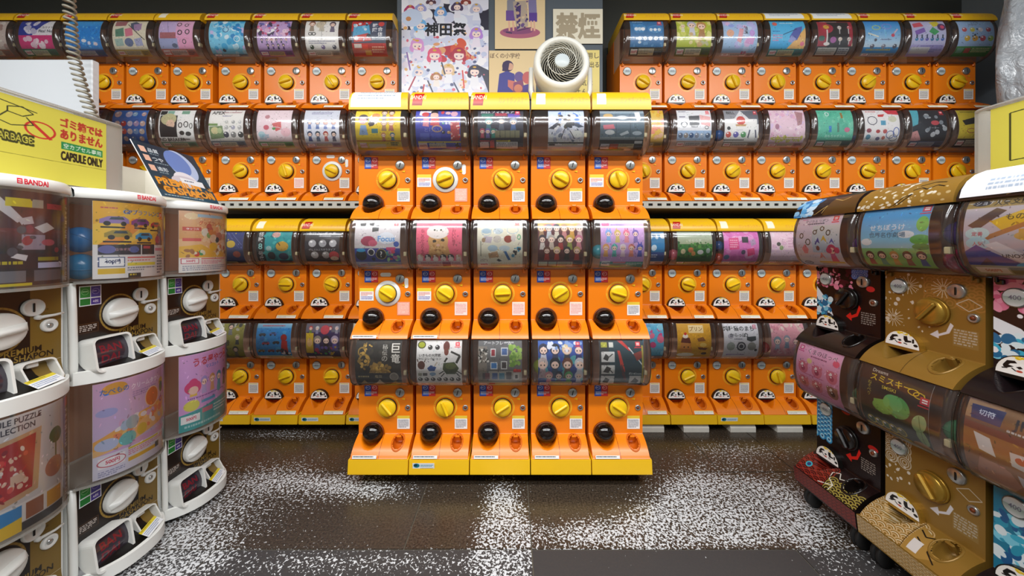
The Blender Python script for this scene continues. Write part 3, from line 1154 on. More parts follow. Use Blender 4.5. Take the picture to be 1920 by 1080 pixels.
def unit(name, label, loc, rz, kind, pos, pic, group, rnd, opt=''):
    """one capsule machine. kind: flap | globe; pos: top | mid | base of its stack"""
    t = thing(name, label, 'capsule machine', loc, rz, group)
    tp = 'mid' if pos in ('mid', 'base') else ('center' if kind == 'globe' else 'shelf')
    link('housing', BODY_TOP[tp], t)
    link('front_panel', SKIN_ME[kind], t)
    link('capsule_bin', LINING_ME[tp], t)
    cw = (-.088 + rnd.uniform(-.004, .004), .088 + rnd.uniform(-.004, .004))
    if kind == 'globe' and 'N' in opt:
        cw = (-.05, .09)
    link('display_card', display_card_mesh('display_card', print_mat('card_print', pic, .42), M_PAPER, TOPS[tp], cw[0], cw[1], ylo=.19), t)
    c = link('clear_cover', COVER_ME[tp], t)
    for e in EDGE_ME[tp]:
        link('cover_rim', e, c)
    link('card_clip', TAB, t, (.1, -.06, .335))
    for s in (-1, 1):
        link('cover_latch', LATCH_ME, t, (s * .098, 0, .262))
    a = rnd.choice((-.6, -.35, .35, .5, .62, 0, .9, 1.2)) + rnd.uniform(-.1, .1)
    kx = .009
    k = link('knob', KNOB_ME, t, (kx, -.001, .17), (0, a, 0))
    link('grip', GRIP_ME, k)
    link('knob_rim', RIM_ME, k)
    if 'R' in opt:
        link('knob_plate', RING_ME, t, (kx, -.0005, .17))
        link('cover_plate', PILL_V, t, (.086, 0, .213))
    if 'P' in opt:
        link('cover_plate', PILL_H, t, (.0, 0, .248))
    gl = kind == 'globe'
    co = link('coin_slot', COIN, t, (.06, 0, .231))
    link('slit', SLIT, co, rot=(0, .25 if gl else 0, 0))
    lo = link('lock', LOCK, t, (.092, 0, .168))
    link('lock_core', LOCK_CORE, lo)
    link('arrow_mark', ARROW, t, (.073, -.001, .204), (0, math.pi, 0))
    note = 3 if 'D' in opt else (1 if 'K' in opt else (2 if gl else 0))
    link('notice_sticker', NOTE_MES[note], t, (.074, -.0015, .107))
    if 'L' in opt:
        link('notice_sticker', LEFT_ME, t, (-.079, -.0015, .166))
    rc = link('coin_return', CUP_ME, t)
    link('return_tongue', TONGUE, rc, (.062, -.017, .05), (.5, 0, 0))
    if gl:
        link('coin_sticker', COINST_ME, t, (-.06, -.0015, .24))
        o = link('capsule_outlet', GLOBE_ME, t, (-.05, -.006, .068))
        link('outlet_rim', GLOBE_RING, o)
        if pos == 'base' or 'S' in opt:
            link('tray_label', STRIP2_ME, t, (-.055, -LIP - .0025, .01), (-.25, 0, 0))
    else:
        link('price_badge', PRICE_ME, t, (-.074, 0, .229))
        o = link('capsule_outlet', FLAP_ME, t, (-.055, -.002, .056))
        link('flap_print', FLAPPRINT_ME, o)
        link('tray_label', STRIP_ME, t, (.055, -LIP + .002, .012), (-.6, 0, 0))
    if pos == 'top':
        link('top_cap', CAP_ME[('center' if gl else 'shelf', 2 if 'A' in opt else (1 if 'a' in opt else 0))], t)
    if pos == 'base':
        b = link('base_skirt', BASE_C if gl else BASE_S, t)
        if 'B' in opt:
            link('base_sticker', BASEST_ME, b, (-.06, -LIP - .0085, -.025), (-.12 + .25, 0, 0))
        if gl:
            for s in (-1, 1):
                for y in (.02, .2):
                    link('caster', CASTER_ME, t, (s * .085, y, -.113))
    return t
# ------------------------------------------------------------------ display cards: (what it shows, ground colour, print marks)
CARDS = {
 # left wall, top row
 'L10': ('half-seen pale card', 'd8c8c0', 's 0 0 100 80 20 4 9 1 b09088,e8e0d8;B 82 a8603a e8d8c0'),
 'L11': ('blue and pink card of white shells', 'f2f0f4', 'p 0 0 85 0 40 46 0 46 2438a0;s 12 8 50 38 8 6 12 2 e8e4f0,c8c4dc;t 58 20 7 555 .3 マスコット;t 60 30 8 223 .8 Pita! Nui;r 0 46 100 80 d8287c;s 8 52 92 74 11 6 10 3 f8e8f0,eed0e0;B 80 1f7a50 e0e8c0'),
 'L12': ('bright blue sea card', '1c8fe0', 'v 0 0 100 20 4ab0ec 2a98e0;s 0 20 100 75 60 1 4 4 6cc4f4,3aa4ea,1478cc;e 52 60 7 5 f6f6fa;e 66 66 5 5 eef;e 84 68 6 5 f4e4e8;B 82 2456a0 c8d0e0'),
 'L13': ('cream card of patterned pouches', 'ece4cc', 'p 5 4 40 2 38 18 6 20 a86a70;p 50 10 64 4 84 14 80 34 56 28 4c5a78;p 60 14 84 10 86 30 66 34 b090b8;p 8 30 32 24 36 48 10 50 5e9078;p 36 28 58 24 62 46 40 50 e08098;p 6 56 30 54 32 72 8 74 a8c4bc;e 48 64 13 12 6878a0;p 64 56 86 52 90 72 68 74 b0b4d8;l 44 14 96 58 2.2 4a4440;B 82 c8b058 e8e0b8'),
 'L14': ('lilac and pink card of ring faces', 'cdb8e0', 'v 50 0 100 80 e8b8d8 f0a8cc;l 20 4 36 60 1 7a70b0;r 4 38 50 58 b06a70;r 0 54 54 80 a8b0d8;o 58 14 7 7 2 222;o 80 16 6 6 2 444;o 62 38 7 8 2.5 111;o 84 36 7 8 2.5 333;o 74 62 6 7 2 444;e 44 72 8 6 5a6480;B 80 d0786a e8c8c0'),
 'L15': ('cyan and white card of bubbles', '7fd0ee', 's 0 0 100 92 40 4 11 5 e8f6fc,b8e4f4,3ab0e0,d8c8f0;s 0 0 100 60 12 4 8 6 0a8ccc,28a8d8;o 48 30 9 9 2 1a5a90;o 80 55 9 9 2 fff;T 50 18 8 fff .5 うみそら;e 38 84 5 4 334;B 92 5a90b0 d0e0ea'),
 'L16': ('lilac card of a festive crowd', 'c8a8d8', 's 0 0 100 50 46 3 8 7 e86a98,382850,f0b0cc,6a68b0,fff,a83860;s 20 30 90 62 16 5 9 8 f4d8e8,e8c0dc,b898d0;F 14 86 60 12 6 223,446,a64 446,88a;F 30 76 74 14 4 113,437,245 335,648;B 84 9858a0 d8b878'),
 'L17': ('white card with three portrait heads', 'f0eeea', 'f 20 18 34 8a5a4a a09080;f 50 16 38 b0a890 c8c0b0;f 82 20 34 4a3a50 706880;e 44 14 13 12 cfc4ae;l 50 30 50 56 1 888;o 16 42 7 5 2 222;o 26 42 7 5 2 222;d 10 60 90 70 2 99a;E 18 86 76 6 3 3a4a38,8878a0,556;B 84 b8a8a0 e8e4dc'),
 'L18': ('red and blue card with white lettering', '3c4a66', 'p 0 0 60 0 44 28 0 36 c8282c;p 6 22 50 14 56 44 4 50 5ab0d8;p 8 48 48 40 60 60 6 64 d83a34;s 4 4 56 60 12 3 7 9 e8e8ee,202838,90d0e8;V 68 10 13 fff 1 戦隊;V 84 22 13 fff 1 合体;e 86 12 9 9 d84a48;r 0 66 100 100 c8302c;r 6 68 28 78 e8e0d8;r 30 70 46 82 e84030;r 36 84 54 96 e8b020;d 58 74 94 92 3 f0c8b0'),
 # left wall, second row
 'L22': ('sliver of a purple card', '6a4a70', 's 0 0 100 90 30 4 9 10 c8a0b8,383050,e0c8d0;B 84 555 ccc'),
 'L23': ('blue card with rows of round portraits', '3a78d0', 'E 14 46 12 10 2 e8c8c0,d8d0e8;E 64 90 12 7 2 b0d8f0,e8c0b8;E 16 90 38 8 5 f0dcd0,d03a38,e8e0f0,c8b0d8,e8c8b8;E 18 88 58 8 5 e8c8c0,e86a60,f0e0d8,88b0e0,d8c8b8;E 14 84 76 7 4 9cc8f0,e8d8d0,6aa0e0,e0c0b0;B 90 b07048 d8c0a0'),
 'L24': ('white card of a dark-coated figure and black sketches', 'f0f0ee', 'r 2 2 20 14 222;r 22 2 40 14 88b8a8;r 62 2 84 12 7aa890;r 4 16 52 72 1c2026;e 28 26 22 18 c8c49a;e 34 40 12 14 e8c8b0;p 8 72 22 44 46 48 52 72 14181e;o 62 42 6 8 2.5 222;o 78 40 7 9 2.5 222;o 92 44 5 8 2 444;e 66 62 7 6 222;e 84 64 8 6 222;T 28 74 8 111 1 WIND BREAKER;d 58 76 96 82 1 666;B 84 8ab098 e8e0c0'),
 'L25': ('white card with green band headed APEX', 'f2f0ec', 't 6 3 10 333 1 APEX;d 34 5 96 12 1 b99;d 38 16 70 22 1 aab;r 0 38 26 44 7a9a5a;p 2 46 40 44 44 74 4 78 7c9468;e 18 56 11 10 d8d0a0;e 32 56 7 8 b8c898;E 52 90 34 5 3 c8c8c4,aaa,ccc;E 52 90 48 6 3 bbb,aab,b8b8b8;E 50 92 66 8 3 445,888,333;B 82 9098a8 eee8d0'),
 'L26': ('pale pink card with a red-capped cake', 'f2e0e6', 'e 30 20 7 6 c89098;p 44 38 70 32 72 52 56 58 d86a6a;e 50 50 5 5 5a9a58;o 54 66 30 22 2 e8d0d8;e 28 48 8 7 d06878;e 84 60 14 12 f0c8d0;e 14 66 10 9 bcd8e0;d 8 66 34 80 3 7ab0c8;B 84 7aa870 e0d8b8'),
 'L27': ('pale blue card of eight little figures', 'e2e6f2', 'd 20 6 80 14 2 99b;F 16 84 40 24 4 24468a,234,c86858,b8584a 5a78b8,4868a8,6a80c0,5870b0;F 16 84 70 26 4 2a3a60,345,a84038,223 3a5898,568,c05048,446;B 86 a8a0c0 e8dcc8'),
 'L28': ('half-hidden pale card', 'e0dcd8', 's 0 0 100 80 16 4 8 12 b0a8b8,d8d0c8;B 84 8898a8 e0e0d8'),
 # left wall, third and fourth rows
 'L34': ('navy card with yellow stars', '3c4480', 's 0 0 100 60 18 1 3 13 7a80c0,c8b858;l 60 4 96 40 1 8890c8;l 50 4 90 50 1 6a70b0;e 30 40 11 10 b8c0c0;e 64 38 13 11 d8b840;e 80 66 11 10 c86a58;s 4 60 60 84 10 3 6 14 222840,e8e4e0;B 86 3a4870 b8b088'),
 'L35': ('teal card with a black lettered strip', '1c9aa0', 'r 0 0 24 100 1a1c20;V 12 4 13 e8eaea 1 怪獣;T 12 36 16 9adcd8 1 8;V 12 58 13 e8eaea 1 号展;s 26 2 100 84 28 4 9 15 48b8b8,0a7c88,2aa8a8;e 55 12 12 9 d8a8a0;e 74 44 18 15 c8a040;l 62 34 68 42 3 5a4820;e 42 70 11 12 1c2430;e 76 72 14 11 203058;e 36 50 8 8 a8c8c8;r 0 86 100 100 b87858;r 60 84 96 96 223048'),
 'L36': ('charcoal card with white busts and a red ball', '33333a', 't 8 3 10 e8e8ea .6 みにふぃぎゅあ;d 40 8 96 20 2 d0d0d8;E 22 82 36 11 3 b8b8bc,a8a8ac,c0c0c4;T 50 50 6 e0e0e2 .5 ぜんぶ人とちがうタイプ;E 28 60 68 11 2 d0d0d0,b8b8b8;e 84 70 15 14 c83038;e 84 78 12 7 e8d0b8;r 0 88 60 100 b88058;r 62 88 100 100 2a3040'),
 'L37': ('sliver of a grey card', '807888', 's 0 0 100 90 18 4 9 16 c8c0c8,404048'),
 'L44': ('olive card of sketched heads and a big 8', 'a09a38', 's 0 0 100 16 12 4 7 17 3a3a38,c8c8b8;f 24 16 30 c8c8c0 606058;f 60 14 30 3a3830 888;T 40 42 14 22201a 1 怪8号;f 82 40 26 d8d0a0 444;f 44 74 30 4a4638 665;f 76 72 30 38342a 776;B 88 55585a a8a088'),
 'L45': ('blue card of cartoon fish and a red figure', '2898e0', 'v 0 0 100 12 a8d8f0 68b8e8;d 16 4 90 10 1 d06878;s 0 14 100 80 20 3 8 18 48b0e8,1c80d0;c 18 28 20 404858;c 48 26 22 5a78c0;c 28 50 22 c04058;c 58 48 20 2a3038;c 14 70 20 b08a38;c 42 70 20 a85048;c 66 70 20 7a5048;e 80 36 9 10 b02828;p 70 80 74 44 90 44 92 82 c82c2c;s 74 60 98 96 12 3 6 19 e8e8ea,223;B 84 c8d0b8 e8e4b0'),
 'L46': ('purple and black card of heroes with yellow strip', '3a2c58', 'r 0 0 100 22 6a6878;F 14 90 16 20 5 c84848,c8d0d0,d8c878,a03040,c8c0c8 684,88a,642,336,99a;r 2 24 24 76 d8b82c;e 13 48 8 12 e8c080;F 36 86 50 40 3 a09888,28222c,b8a8c0 4858a0,2a2028,5848a8;e 56 16 13 13 c84858;s 26 60 96 84 14 3 6 20 6a58b0,40a058,c8a830,b83060;B 84 302838 d8d0b0'),
 'L47': ('narrow sliver of a pale yellow card', 'd8d0b8', 'B 84 888 ddd'),
 # right wall, top row
 'R11': ('deep blue card of toy sofas', '2a78b0', 'd 8 3 60 8 1 bcd8f0;q 82 3 12;o 28 24 17 12 1.5 9ac8e8;p 8 12 44 16 40 38 12 40 3a8cc4;p 50 18 96 14 92 40 54 38 2c80bc;o 74 28 20 11 1 8cc0e4;E 18 38 28 6 3 e8f0f8,d0e4f0,fff;E 62 86 30 5 3 e0ecf4,fff,d8e8f0;E 12 92 54 6 6 2a78b0,e8f0f8,e8f0f8,f4f8fa,e0e8f0,dfe8f4;e 22 54 6 4 dfeaf4;e 28 64 5 4 dfeaf4;s 4 66 96 74 8 3 5 21 5898c8;B 76 24282e d8d0b0'),
 'R12': ('yellow-green card of two pale-haired girls', 'c0cc40', 's 0 0 100 72 40 4 10 22 d8dc68,a8b830,e8e490;f 18 24 26 d8d8a0 e0e0c0;f 44 24 46 c0c4d8 d8d8e4;f 72 28 50 c89858 b88850;s 40 40 90 70 14 4 8 23 e8dca0,d8b880,c8c8a0;B 76 58702c f0ecd0'),
 'R13': ('pale blue and pink card of stick sweets', 'b0d0f0', 's 0 0 100 80 24 5 12 24 c8c8f4,d0e0f8,e8c8ec;e 20 40 11 11 f0b898;p 40 60 48 26 60 28 52 66 f0b0b8;V 66 20 10 334 1 飴玉;e 84 40 8 10 d0a8e8;e 24 18 9 6 a0b4f0;p 64 66 70 50 92 52 88 70 e0a8d8;T 66 86 7 d04868 .8 夏祭;B 90 d8b8b8 f0e4e0'),
 'R14': ('sky blue card of a purple dart and orange corner', '38b4e8', 'v 0 0 100 60 48bcec 60c8f0;e 14 12 7 7 e86a58;d 28 8 90 14 1 d8f0f8;p 100 24 100 80 50 80 86 40 f0c070;p 54 50 70 26 92 20 88 36 76 58 60 62 5a68b8;l 36 44 76 28 2 2a4870;p 50 62 60 46 74 56 62 66 a0a8e0;d 6 34 36 38 1 3868b0;d 6 44 34 64 3 d89ac0;e 92 68 6 6 e87898;B 80 288a88 e0dca8'),
 'R15': ('black and crimson card of stemmed lamps', '201c20', 'r 0 4 100 74 a82038;r 28 6 90 74 221c20;e 26 26 18 16 b02840;d 10 3 90 8 1 c8b8b8;l 26 30 26 66 4 e8e4e0;e 26 68 9 5 f0ece8;e 24 22 9 7 e0b040;E 62 90 24 6 2 d0c8c0,c84858;l 62 26 62 42 2.5 e8e0e0;l 88 26 88 42 2.5 e8e0e0;e 44 58 9 9 b060a8;e 10 54 9 8 38685c;E 64 90 56 6 2 e0d0c0,c8b8b0;l 64 58 64 70 2.5 e0d8d8;l 90 58 90 70 2.5 e0d8d8;r 0 74 100 100 222;r 4 77 60 96 d8d4cc;d 6 80 56 94 3 998;r 64 77 96 96 c8c8c8;d 66 80 94 94 3 445'),
 'R16': ('blue to white card of drawn tools', '2a98dc', 'v 0 0 100 76 2890dc d8e8f4;o 32 24 12 8 2.5 c8d878;l 8 40 38 50 4 f0ecd8;l 54 22 58 52 4 90d0f0;o 62 20 14 10 2.5 9898e0;l 76 46 92 28 4 e8c8d0;e 78 46 5 5 d84860;e 30 58 4 4 556;d 44 56 80 60 1 668;E 24 88 74 6 3 667,889,556;d 10 80 90 88 1 d8c060;B 90 9aa8b8 e0e0e0'),
 'R17': ('pastel card of colourful paint bottles', 'c8c8e8', 'p 4 12 30 6 36 20 6 24 d85868;p 8 34 36 24 40 36 12 46 8a68b8;p 56 6 80 2 86 16 64 22 e0d040;p 50 36 62 22 80 36 66 46 48a868;e 88 22 12 12 5a3c70;e 90 22 6 6 e05878;E 14 90 56 5 6 3a88b8,5078c0,6860b8,3a78a8,4a90a8,4868b8;l 14 44 14 54 4 345;l 29 44 29 54 4 345;l 44 44 44 54 4 346;l 60 44 60 54 4 245;l 75 44 75 54 4 345;l 90 44 90 54 4 345;r 0 70 100 100 b8b0e0;d 30 72 96 90 4 7878b8;r 4 76 60 92 d8d8d8'),
 'R18': ('pale blue card of little birds over green band', 'a8c8ec', 'T 50 5 6 445 .5 ことり;d 30 14 76 17 1 556;E 16 84 30 7 4 d05858,d8c848,e8e0e4,c85060;E 24 90 54 8 4 e0b838,d8a030,c84858,a8c058;s 10 24 92 60 10 2 3 25 284058,445;r 0 74 100 100 4a9a50;r 4 78 22 90 7ac0a8;r 26 78 42 90 d05a50;d 46 78 96 90 3 e8e8a8'),
 # right wall, second row
 'R21': ('half-hidden yellow and coral card', 'e8c858', 's 0 0 100 80 40 4 9 26 f0a088,f4e090,e8b830,f0c8a8;B 84 a89040 e0d8b0'),
 'R22': ('white card of a grey bag over a blue band', 'eef0f4', 'd 6 3 40 8 1 889;q 86 2 9;p 34 18 66 16 64 42 58 48 42 48 36 42 484c54;o 20 40 10 9 3 444c54;r 6 18 24 22 99a;p 66 14 98 20 96 46 70 40 f0b8b8;o 86 48 6 5 1.5 333;r 0 56 100 80 a8c4e4;E 10 90 68 7 6 5a6c88,9a9088,3a5a88,8890a0,a8b8cc,4a6080;B 82 c8b8b0 e0e4e8'),
 'R23': ('white card of a red service bell', 'e8e8ea', 'p 0 0 50 0 30 24 0 30 9a9ca4;p 50 2 100 0 100 40 80 34 686c78;t 8 4 8 333 .8 BELL;q 88 3 9;r 2 26 96 84 f2f2f0;e 48 30 13 13 d03c30;p 32 40 64 40 62 45 34 45 c8a068;E 12 56 66 8 3 d05848,6860b0,58a060;l 74 54 70 74 4 556;l 90 54 94 74 4 556;e 12 50 5 5 222;d 30 54 60 56 1 99a;r 0 78 60 80 333;B 84 a89c90 e8e4dc'),
 'R24': ('pale pink floral card with yellow foot', 'eccfdc', 's 0 0 100 70 40 3 7 27 e8b8d0,f4e0e8,d8b0d0,e0c8e8;p 74 4 96 8 90 40 78 44 b88a90;e 20 46 6 8 b07890;s 6 70 96 84 30 2 4 28 e0d848,d0cc60;d 10 72 90 82 2 b8b048;B 86 d0a0a8 f0e4d0'),
 'R25': ('mint green card of tiny bottles', '62c4a8', 's 0 0 100 80 24 4 10 29 7cd0b4,52b89c;o 28 12 6 7 2 e8f0ec;r 66 8 72 24 a87838;r 30 44 38 60 3a88c8;r 54 36 60 60 5a8878;e 82 54 8 7 d87898;T 50 66 7 c8ece0 .5 おもちゃボトル;B 80 4a6c60 d8d8c0'),
 'R26': ('white card of rings and bracelets with red head', 'f2f0f0', 'p 60 0 100 0 100 14 70 12 d83848;d 8 3 56 9 1 d88;o 22 30 14 13 2 445;p 40 14 60 12 54 20 40 20 d04040;r 46 30 60 42 58a8c8;e 80 26 12 9 d8d8c0;e 12 56 7 6 984858;e 38 58 6 5 b03838;e 58 58 6 6 c05858;o 74 66 12 11 2 5868a0;o 90 60 9 14 2 4860b0;o 84 74 12 9 2 888;e 12 72 7 7 5890a8;e 40 76 6 5 668;e 56 74 5 5 c87868;B 84 e0c8b8 f0ece0'),
 'R27': ('near-black card of grey motifs and cyan corner', '1c2430', 'p 0 0 24 0 16 40 0 46 58b8c8;p 0 60 14 56 30 80 0 84 d89a98;s 24 14 96 74 12 5 8 30 a8b0b4,8a949c,c0c4c8;e 66 36 12 7 c8505a;T 62 46 6 c8d0d4 .5 モーター;q 84 3 10;B 82 48587a a8b0c0'),
 'R28': ('mustard yellow card of black objects', 'd8c438', 'd 10 4 90 9 1 665a20;p 10 30 60 18 70 34 18 42 222;e 74 38 14 9 2a2a28;o 36 56 13 7 2 a85a40;s 60 50 94 72 8 3 6 31 3a3420,e8d858;B 76 38342a c8c8b0'),
 # right wall, third and fourth rows
 'R31': ('half-hidden blue card of white toys', '2888c0', 's 0 10 100 50 14 5 10 32 d8e8f0,e8f0f4,205880;r 0 60 100 86 2858a0;d 20 66 80 78 2 c8d8f0;B 88 d8d8e0 fff'),
 'R32': ('green meadow card of small animals', '3a7a3c', 'v 0 0 100 38 b8c8b8 a8b090;s 0 34 100 76 90 2 5 33 2c6830,4a8c40,285c2c,5a9848;T 50 24 8 d8dcd0 .4 せせらぎ;e 16 58 7 8 d8c8a0;e 38 54 8 8 c87848;e 46 64 6 7 d89858;e 66 60 9 7 e0e0e0;e 88 56 6 8 a8b8b0;r 0 76 100 86 386838;B 88 58604a c8c8a8'),
 'R33': ('hot pink card of black and pink compacts', 'e078c0', 's 0 0 100 80 20 6 14 34 e898d0,d868b8,f0b0dc;d 4 3 40 10 1 c02858;p 14 22 42 20 44 52 16 54 e04888;d 17 26 40 50 4 f8b8d0;r 52 18 70 34 30242c;p 74 28 88 22 92 38 78 44 b898b8;e 56 60 6 7 4a3c58;p 66 52 86 48 90 66 70 72 e02c78;e 10 74 8 8 6080a8;d 10 88 90 84 1 a84890;B 86 c8a8d0 c8e0d0'),
 'R34': ('pale pink card with one tiny green sprig', 'ecccd8', 's 0 0 100 80 24 3 8 35 f0dce4,e0b8cc,e8c8dc;e 22 38 6 6 4a4838;e 30 48 6 7 98a870;d 50 20 90 50 4 d8a8c0;B 84 c8a098 e8d8d0'),
 'R35': ('hidden pale card behind black machine dome', 'd8c0c8', 'B 84 888 ddd'),
 'R41': ('half-hidden cyan and pink card', '58b8dc', 's 0 0 100 80 24 5 11 36 3aa0d0,e87898,88d0e8,d84888;B 84 5090b0 d0d8e0'),
 'R42': ('mustard card of a caramel pudding', 'd8a428', 'r 34 4 78 24 f0dca8;T 56 8 11 8a5a20 .8 プリン;p 6 72 12 44 38 44 44 74 d8923c;p 10 48 14 36 36 36 40 50 6a2c14;e 24 32 8 6 f0e8dc;e 24 26 4 4 c83028;e 26 82 26 7 f0ecd8;e 20 60 2 2 322;e 32 60 2 2 322;p 58 38 76 34 84 44 62 46 8a5828;e 76 54 10 6 e8c868;p 60 60 90 62 84 68 64 66 703c20;e 80 78 8 4 4a3018;B 90 b8b0a0 eee'),
 'R43': ('white card of black brush lettering and three discs', 'ecebf0', 'T 44 6 13 222 1.2 純粋猫のまち;T 44 24 10 222 1.2 からっぽ2;q 86 3 9 c46;d 30 38 56 42 1 667;e 20 32 8 7 b8b4c0;p 66 34 92 32 92 42 78 46 66 42 222;e 20 58 12 12 a8b0a8;e 50 58 13 13 3a3a44;o 50 58 9 9 3 d8d8dc;e 80 58 12 12 a0a098;e 92 68 4 4 333;d 10 80 70 84 1 7a5aa8;B 90 d8d8dc fff'),
 'R44': ('pink card of small grey figures', 'eaa4b0', 's 0 0 100 18 14 5 9 37 e8c8c0,f0dcd0,d88898;f 18 52 40 8098a8 b8c0d0;f 46 46 34 98a0b0 889ab0;f 72 52 34 c88898 d0a0b8;p 84 34 96 32 96 62 86 64 98a8c8;s 10 66 90 80 10 4 7 38 d88898,f0c0c8;B 86 a89098 e8d8d8'),
 'R45': ('hidden card behind black machine', 'c8a8b0', 'B 84 888 ddd'),
 # centre stack
 'C11': ('yellow card of a dark-haired doll', 'ecd028', 's 0 0 100 60 10 6 12 39 f0dc58,e8c820;e 18 24 11 11 3a2c38;e 17 30 9 9 d8b0b8;p 8 62 12 40 24 40 28 62 8aa8d8;e 42 26 11 14 f0e8e0;e 46 18 9 8 d89858;e 36 36 7 7 3a3040;r 36 48 50 58 48889a;F 64 80 14 26 2 8a6a48,6a4a30 889,c84;F 64 80 40 26 2 a88878,c8a058 a86,b76;F 62 82 66 20 2 d09060,507898 c87,68a;r 0 74 100 76 a84818;r 0 76 100 100 d0b818;r 6 79 22 92 e8c8c8;T 14 83 5 c04858 .8 300円;r 26 82 64 92 c8c098;d 76 78 94 88 2 332;d 54 94 90 98 1 a85'),
 'C12': ('violet blue card of red-clad dolls', '3c44b4', 'p 10 0 26 2 22 20 8 16 e8e4f0;p 24 0 40 0 36 10 24 8 f0ecf4;e 42 8 8 7 2a2028;e 42 16 9 8 e8b8a8;p 32 40 36 20 52 20 54 44 c83848;e 22 14 8 7 c83840;p 16 42 18 20 30 22 30 44 d88898;e 60 8 4 6 d03a48;e 72 10 6 5 e0b8b8;e 86 12 8 8 d8a8b8;r 78 30 98 74 c04850;s 78 30 98 70 12 2 4 40 e8b0a8,d83838,f0d0c8;E 62 76 36 3 3 48a088,d8d8e8,c8c8d8;o 48 48 12 9 3 c8a078;T 36 46 9 8a90d8 .6 とけい;r 10 58 30 72 5a68c8;r 34 58 56 72 4a58c0;E 62 74 56 4 2 223,d8a058;r 4 76 100 79 d8c848;r 4 79 24 96 d8c8c8;T 14 84 5 c04858 .8 300円;r 28 80 66 92 c8c8b0;d 30 82 64 90 3 889;s 88 78 100 98 10 2 3 41 223,aab'),
 'C13': ('dark card of jewel toys headed 2023', '2c2c40', 't 6 2 9 f4f4f6 1 2023.フィギュア;r 8 12 34 20 1c7868;r 38 10 64 18 a83048;r 66 12 92 22 5a48b8;q 82 4 10;f 24 38 30 4a9a98 3a7080;f 52 36 30 606a78 586070;f 78 38 30 8a98b0 4868a0;s 8 50 92 58 10 3 5 42 70a0b0,586878,98a8c0;F 10 34 58 22 3 c04868,6a68b8,288a78 c05068,7068a8,2a9080;r 38 52 92 68 8a8868;l 49 52 49 68 .8 333;l 60 52 60 68 .8 333;l 71 52 71 68 .8 333;l 82 52 82 68 .8 333;r 4 74 36 76 d84048;r 40 74 72 76 e8d030;r 4 77 24 92 e8d0d0;r 26 77 36 92 d8585a;r 40 77 88 94 d8dcdc;d 42 79 86 92 3 889;r 0 94 100 100 302c38'),
 'C14': ('pale card of an armoured winged beast', 'd0d4e8', 'v 0 0 100 60 c8d8f0 e0e4f0;r 0 60 100 100 e0e4e8;p 28 10 36 6 36 34 26 34 4878c8;p 70 8 84 16 88 40 74 34 4a80d0;p 0 48 24 34 40 40 20 50 333848;p 100 44 78 34 64 38 84 46 3a4860;s 24 14 72 46 26 3 7 43 4a4038,a8926a,d8d8d8,2a2c38;p 46 40 56 28 68 30 66 44 54 50 2c3038;s 4 46 96 74 34 3 8 44 f0f0f4,c0c4d8,b0b8d0,e8e8f4,7a8498;e 80 60 16 9 f0f4f0;l 36 70 46 48 2 445;l 60 52 74 70 2 445;r 0 78 100 81 222;r 2 82 20 86 333;d 40 83 92 86 1 a8b070;d 2 90 26 94 1 333;r 0 86 100 100 c8ccd4'),
 'C15': ('grey blue grid card of framed tools', '5c7484', 'l 36 4 36 66 .8 304050;l 68 4 68 66 .8 304050;l 2 36 98 36 .8 304050;v 0 0 100 12 c8d0d8 8098a8;e 18 18 11 7 c8a868;e 50 22 12 6 c0c8d0;p 78 8 90 6 92 26 84 34 80 22 e0e0e0;p 6 40 30 38 34 48 8 50 d87888;e 22 56 11 6 d8e0e4;p 44 60 62 52 66 58 48 64 c8d4dc;e 84 58 11 5 c0d0dc;r 0 66 100 72 98a8b0;r 0 73 100 100 262a34;r 80 75 98 81 d8dce0;r 4 82 24 96 d8e0ec;T 14 86 6 223 .9 400円;r 25 82 44 96 b04828;r 45 82 80 94 c0c098;d 47 84 78 92 2 776;r 60 95 76 100 c8b8b0'),
 'C21': ('white and indigo card of tinted balls with ? mark', 'dcd8d8', 'v 0 0 100 50 e8e6e8 d0c8cc;p 10 6 24 4 22 12 12 12 222;p 30 4 42 4 40 12 32 10 222;p 38 14 52 10 52 22 38 24 444;e 70 36 18 13 e0e4ec;T 70 32 11 5a98d8 1 Focus;e 30 42 16 11 a83858;e 40 46 10 7 d05878;q 86 4 9;e 92 48 6 6 3858b0;r 0 56 100 84 3c44a0;e 14 70 12 12 1a2834;e 14 60 10 4 38a8e0;o 36 64 8 8 2 fff;e 36 64 6 6 223;e 40 78 4 4 223;e 58 68 12 12 161a2c;o 58 68 12 12 1.5 c8b858;T 58 62 12 fff 1 ?;s 72 58 98 80 12 4 7 45 58a8a8,c878a8,a8d8a0,d8486a;r 70 54 90 60 d84880;r 0 84 100 100 a8a8c0;r 6 87 24 97 d8c8d0;T 15 89 5 a04860 .8 300円;d 30 87 92 96 3 c8c060'),
 'C22': ('pink card of a tabby cat in a white cap', 'f0708c', 'p 26 72 30 44 66 42 76 72 d0a060;e 48 42 22 22 d8a868;e 40 42 4 3 3a2c18;e 58 40 4 3 3a2c18;e 48 50 4 3 e8b8a0;l 44 54 52 54 1 4a3020;s 30 46 68 70 18 2 4 46 c08c48,e0b878,b07c40;e 47 24 24 15 f4ece8;r 24 24 70 30 f0e8e4;e 40 20 2 2 443;e 54 20 2 2 443;V 14 18 6 8a2840 .4 ねこのかぶりもの;V 82 12 6 8a2840 .4 かわいい帽子;E 8 92 74 7 6 e8c8b0,3a3038,a86038,2c2830,383440,e8b8a0;E 8 92 78 6 6 f4e8e4,f0e0d8,f4ece8,f0e0dc,f4e4dc,f0dcd0;r 0 82 100 100 d8c0c0;d 8 85 60 96 3 b0606a;r 56 84 74 98 a85870;d 76 85 96 97 3 b8788a'),
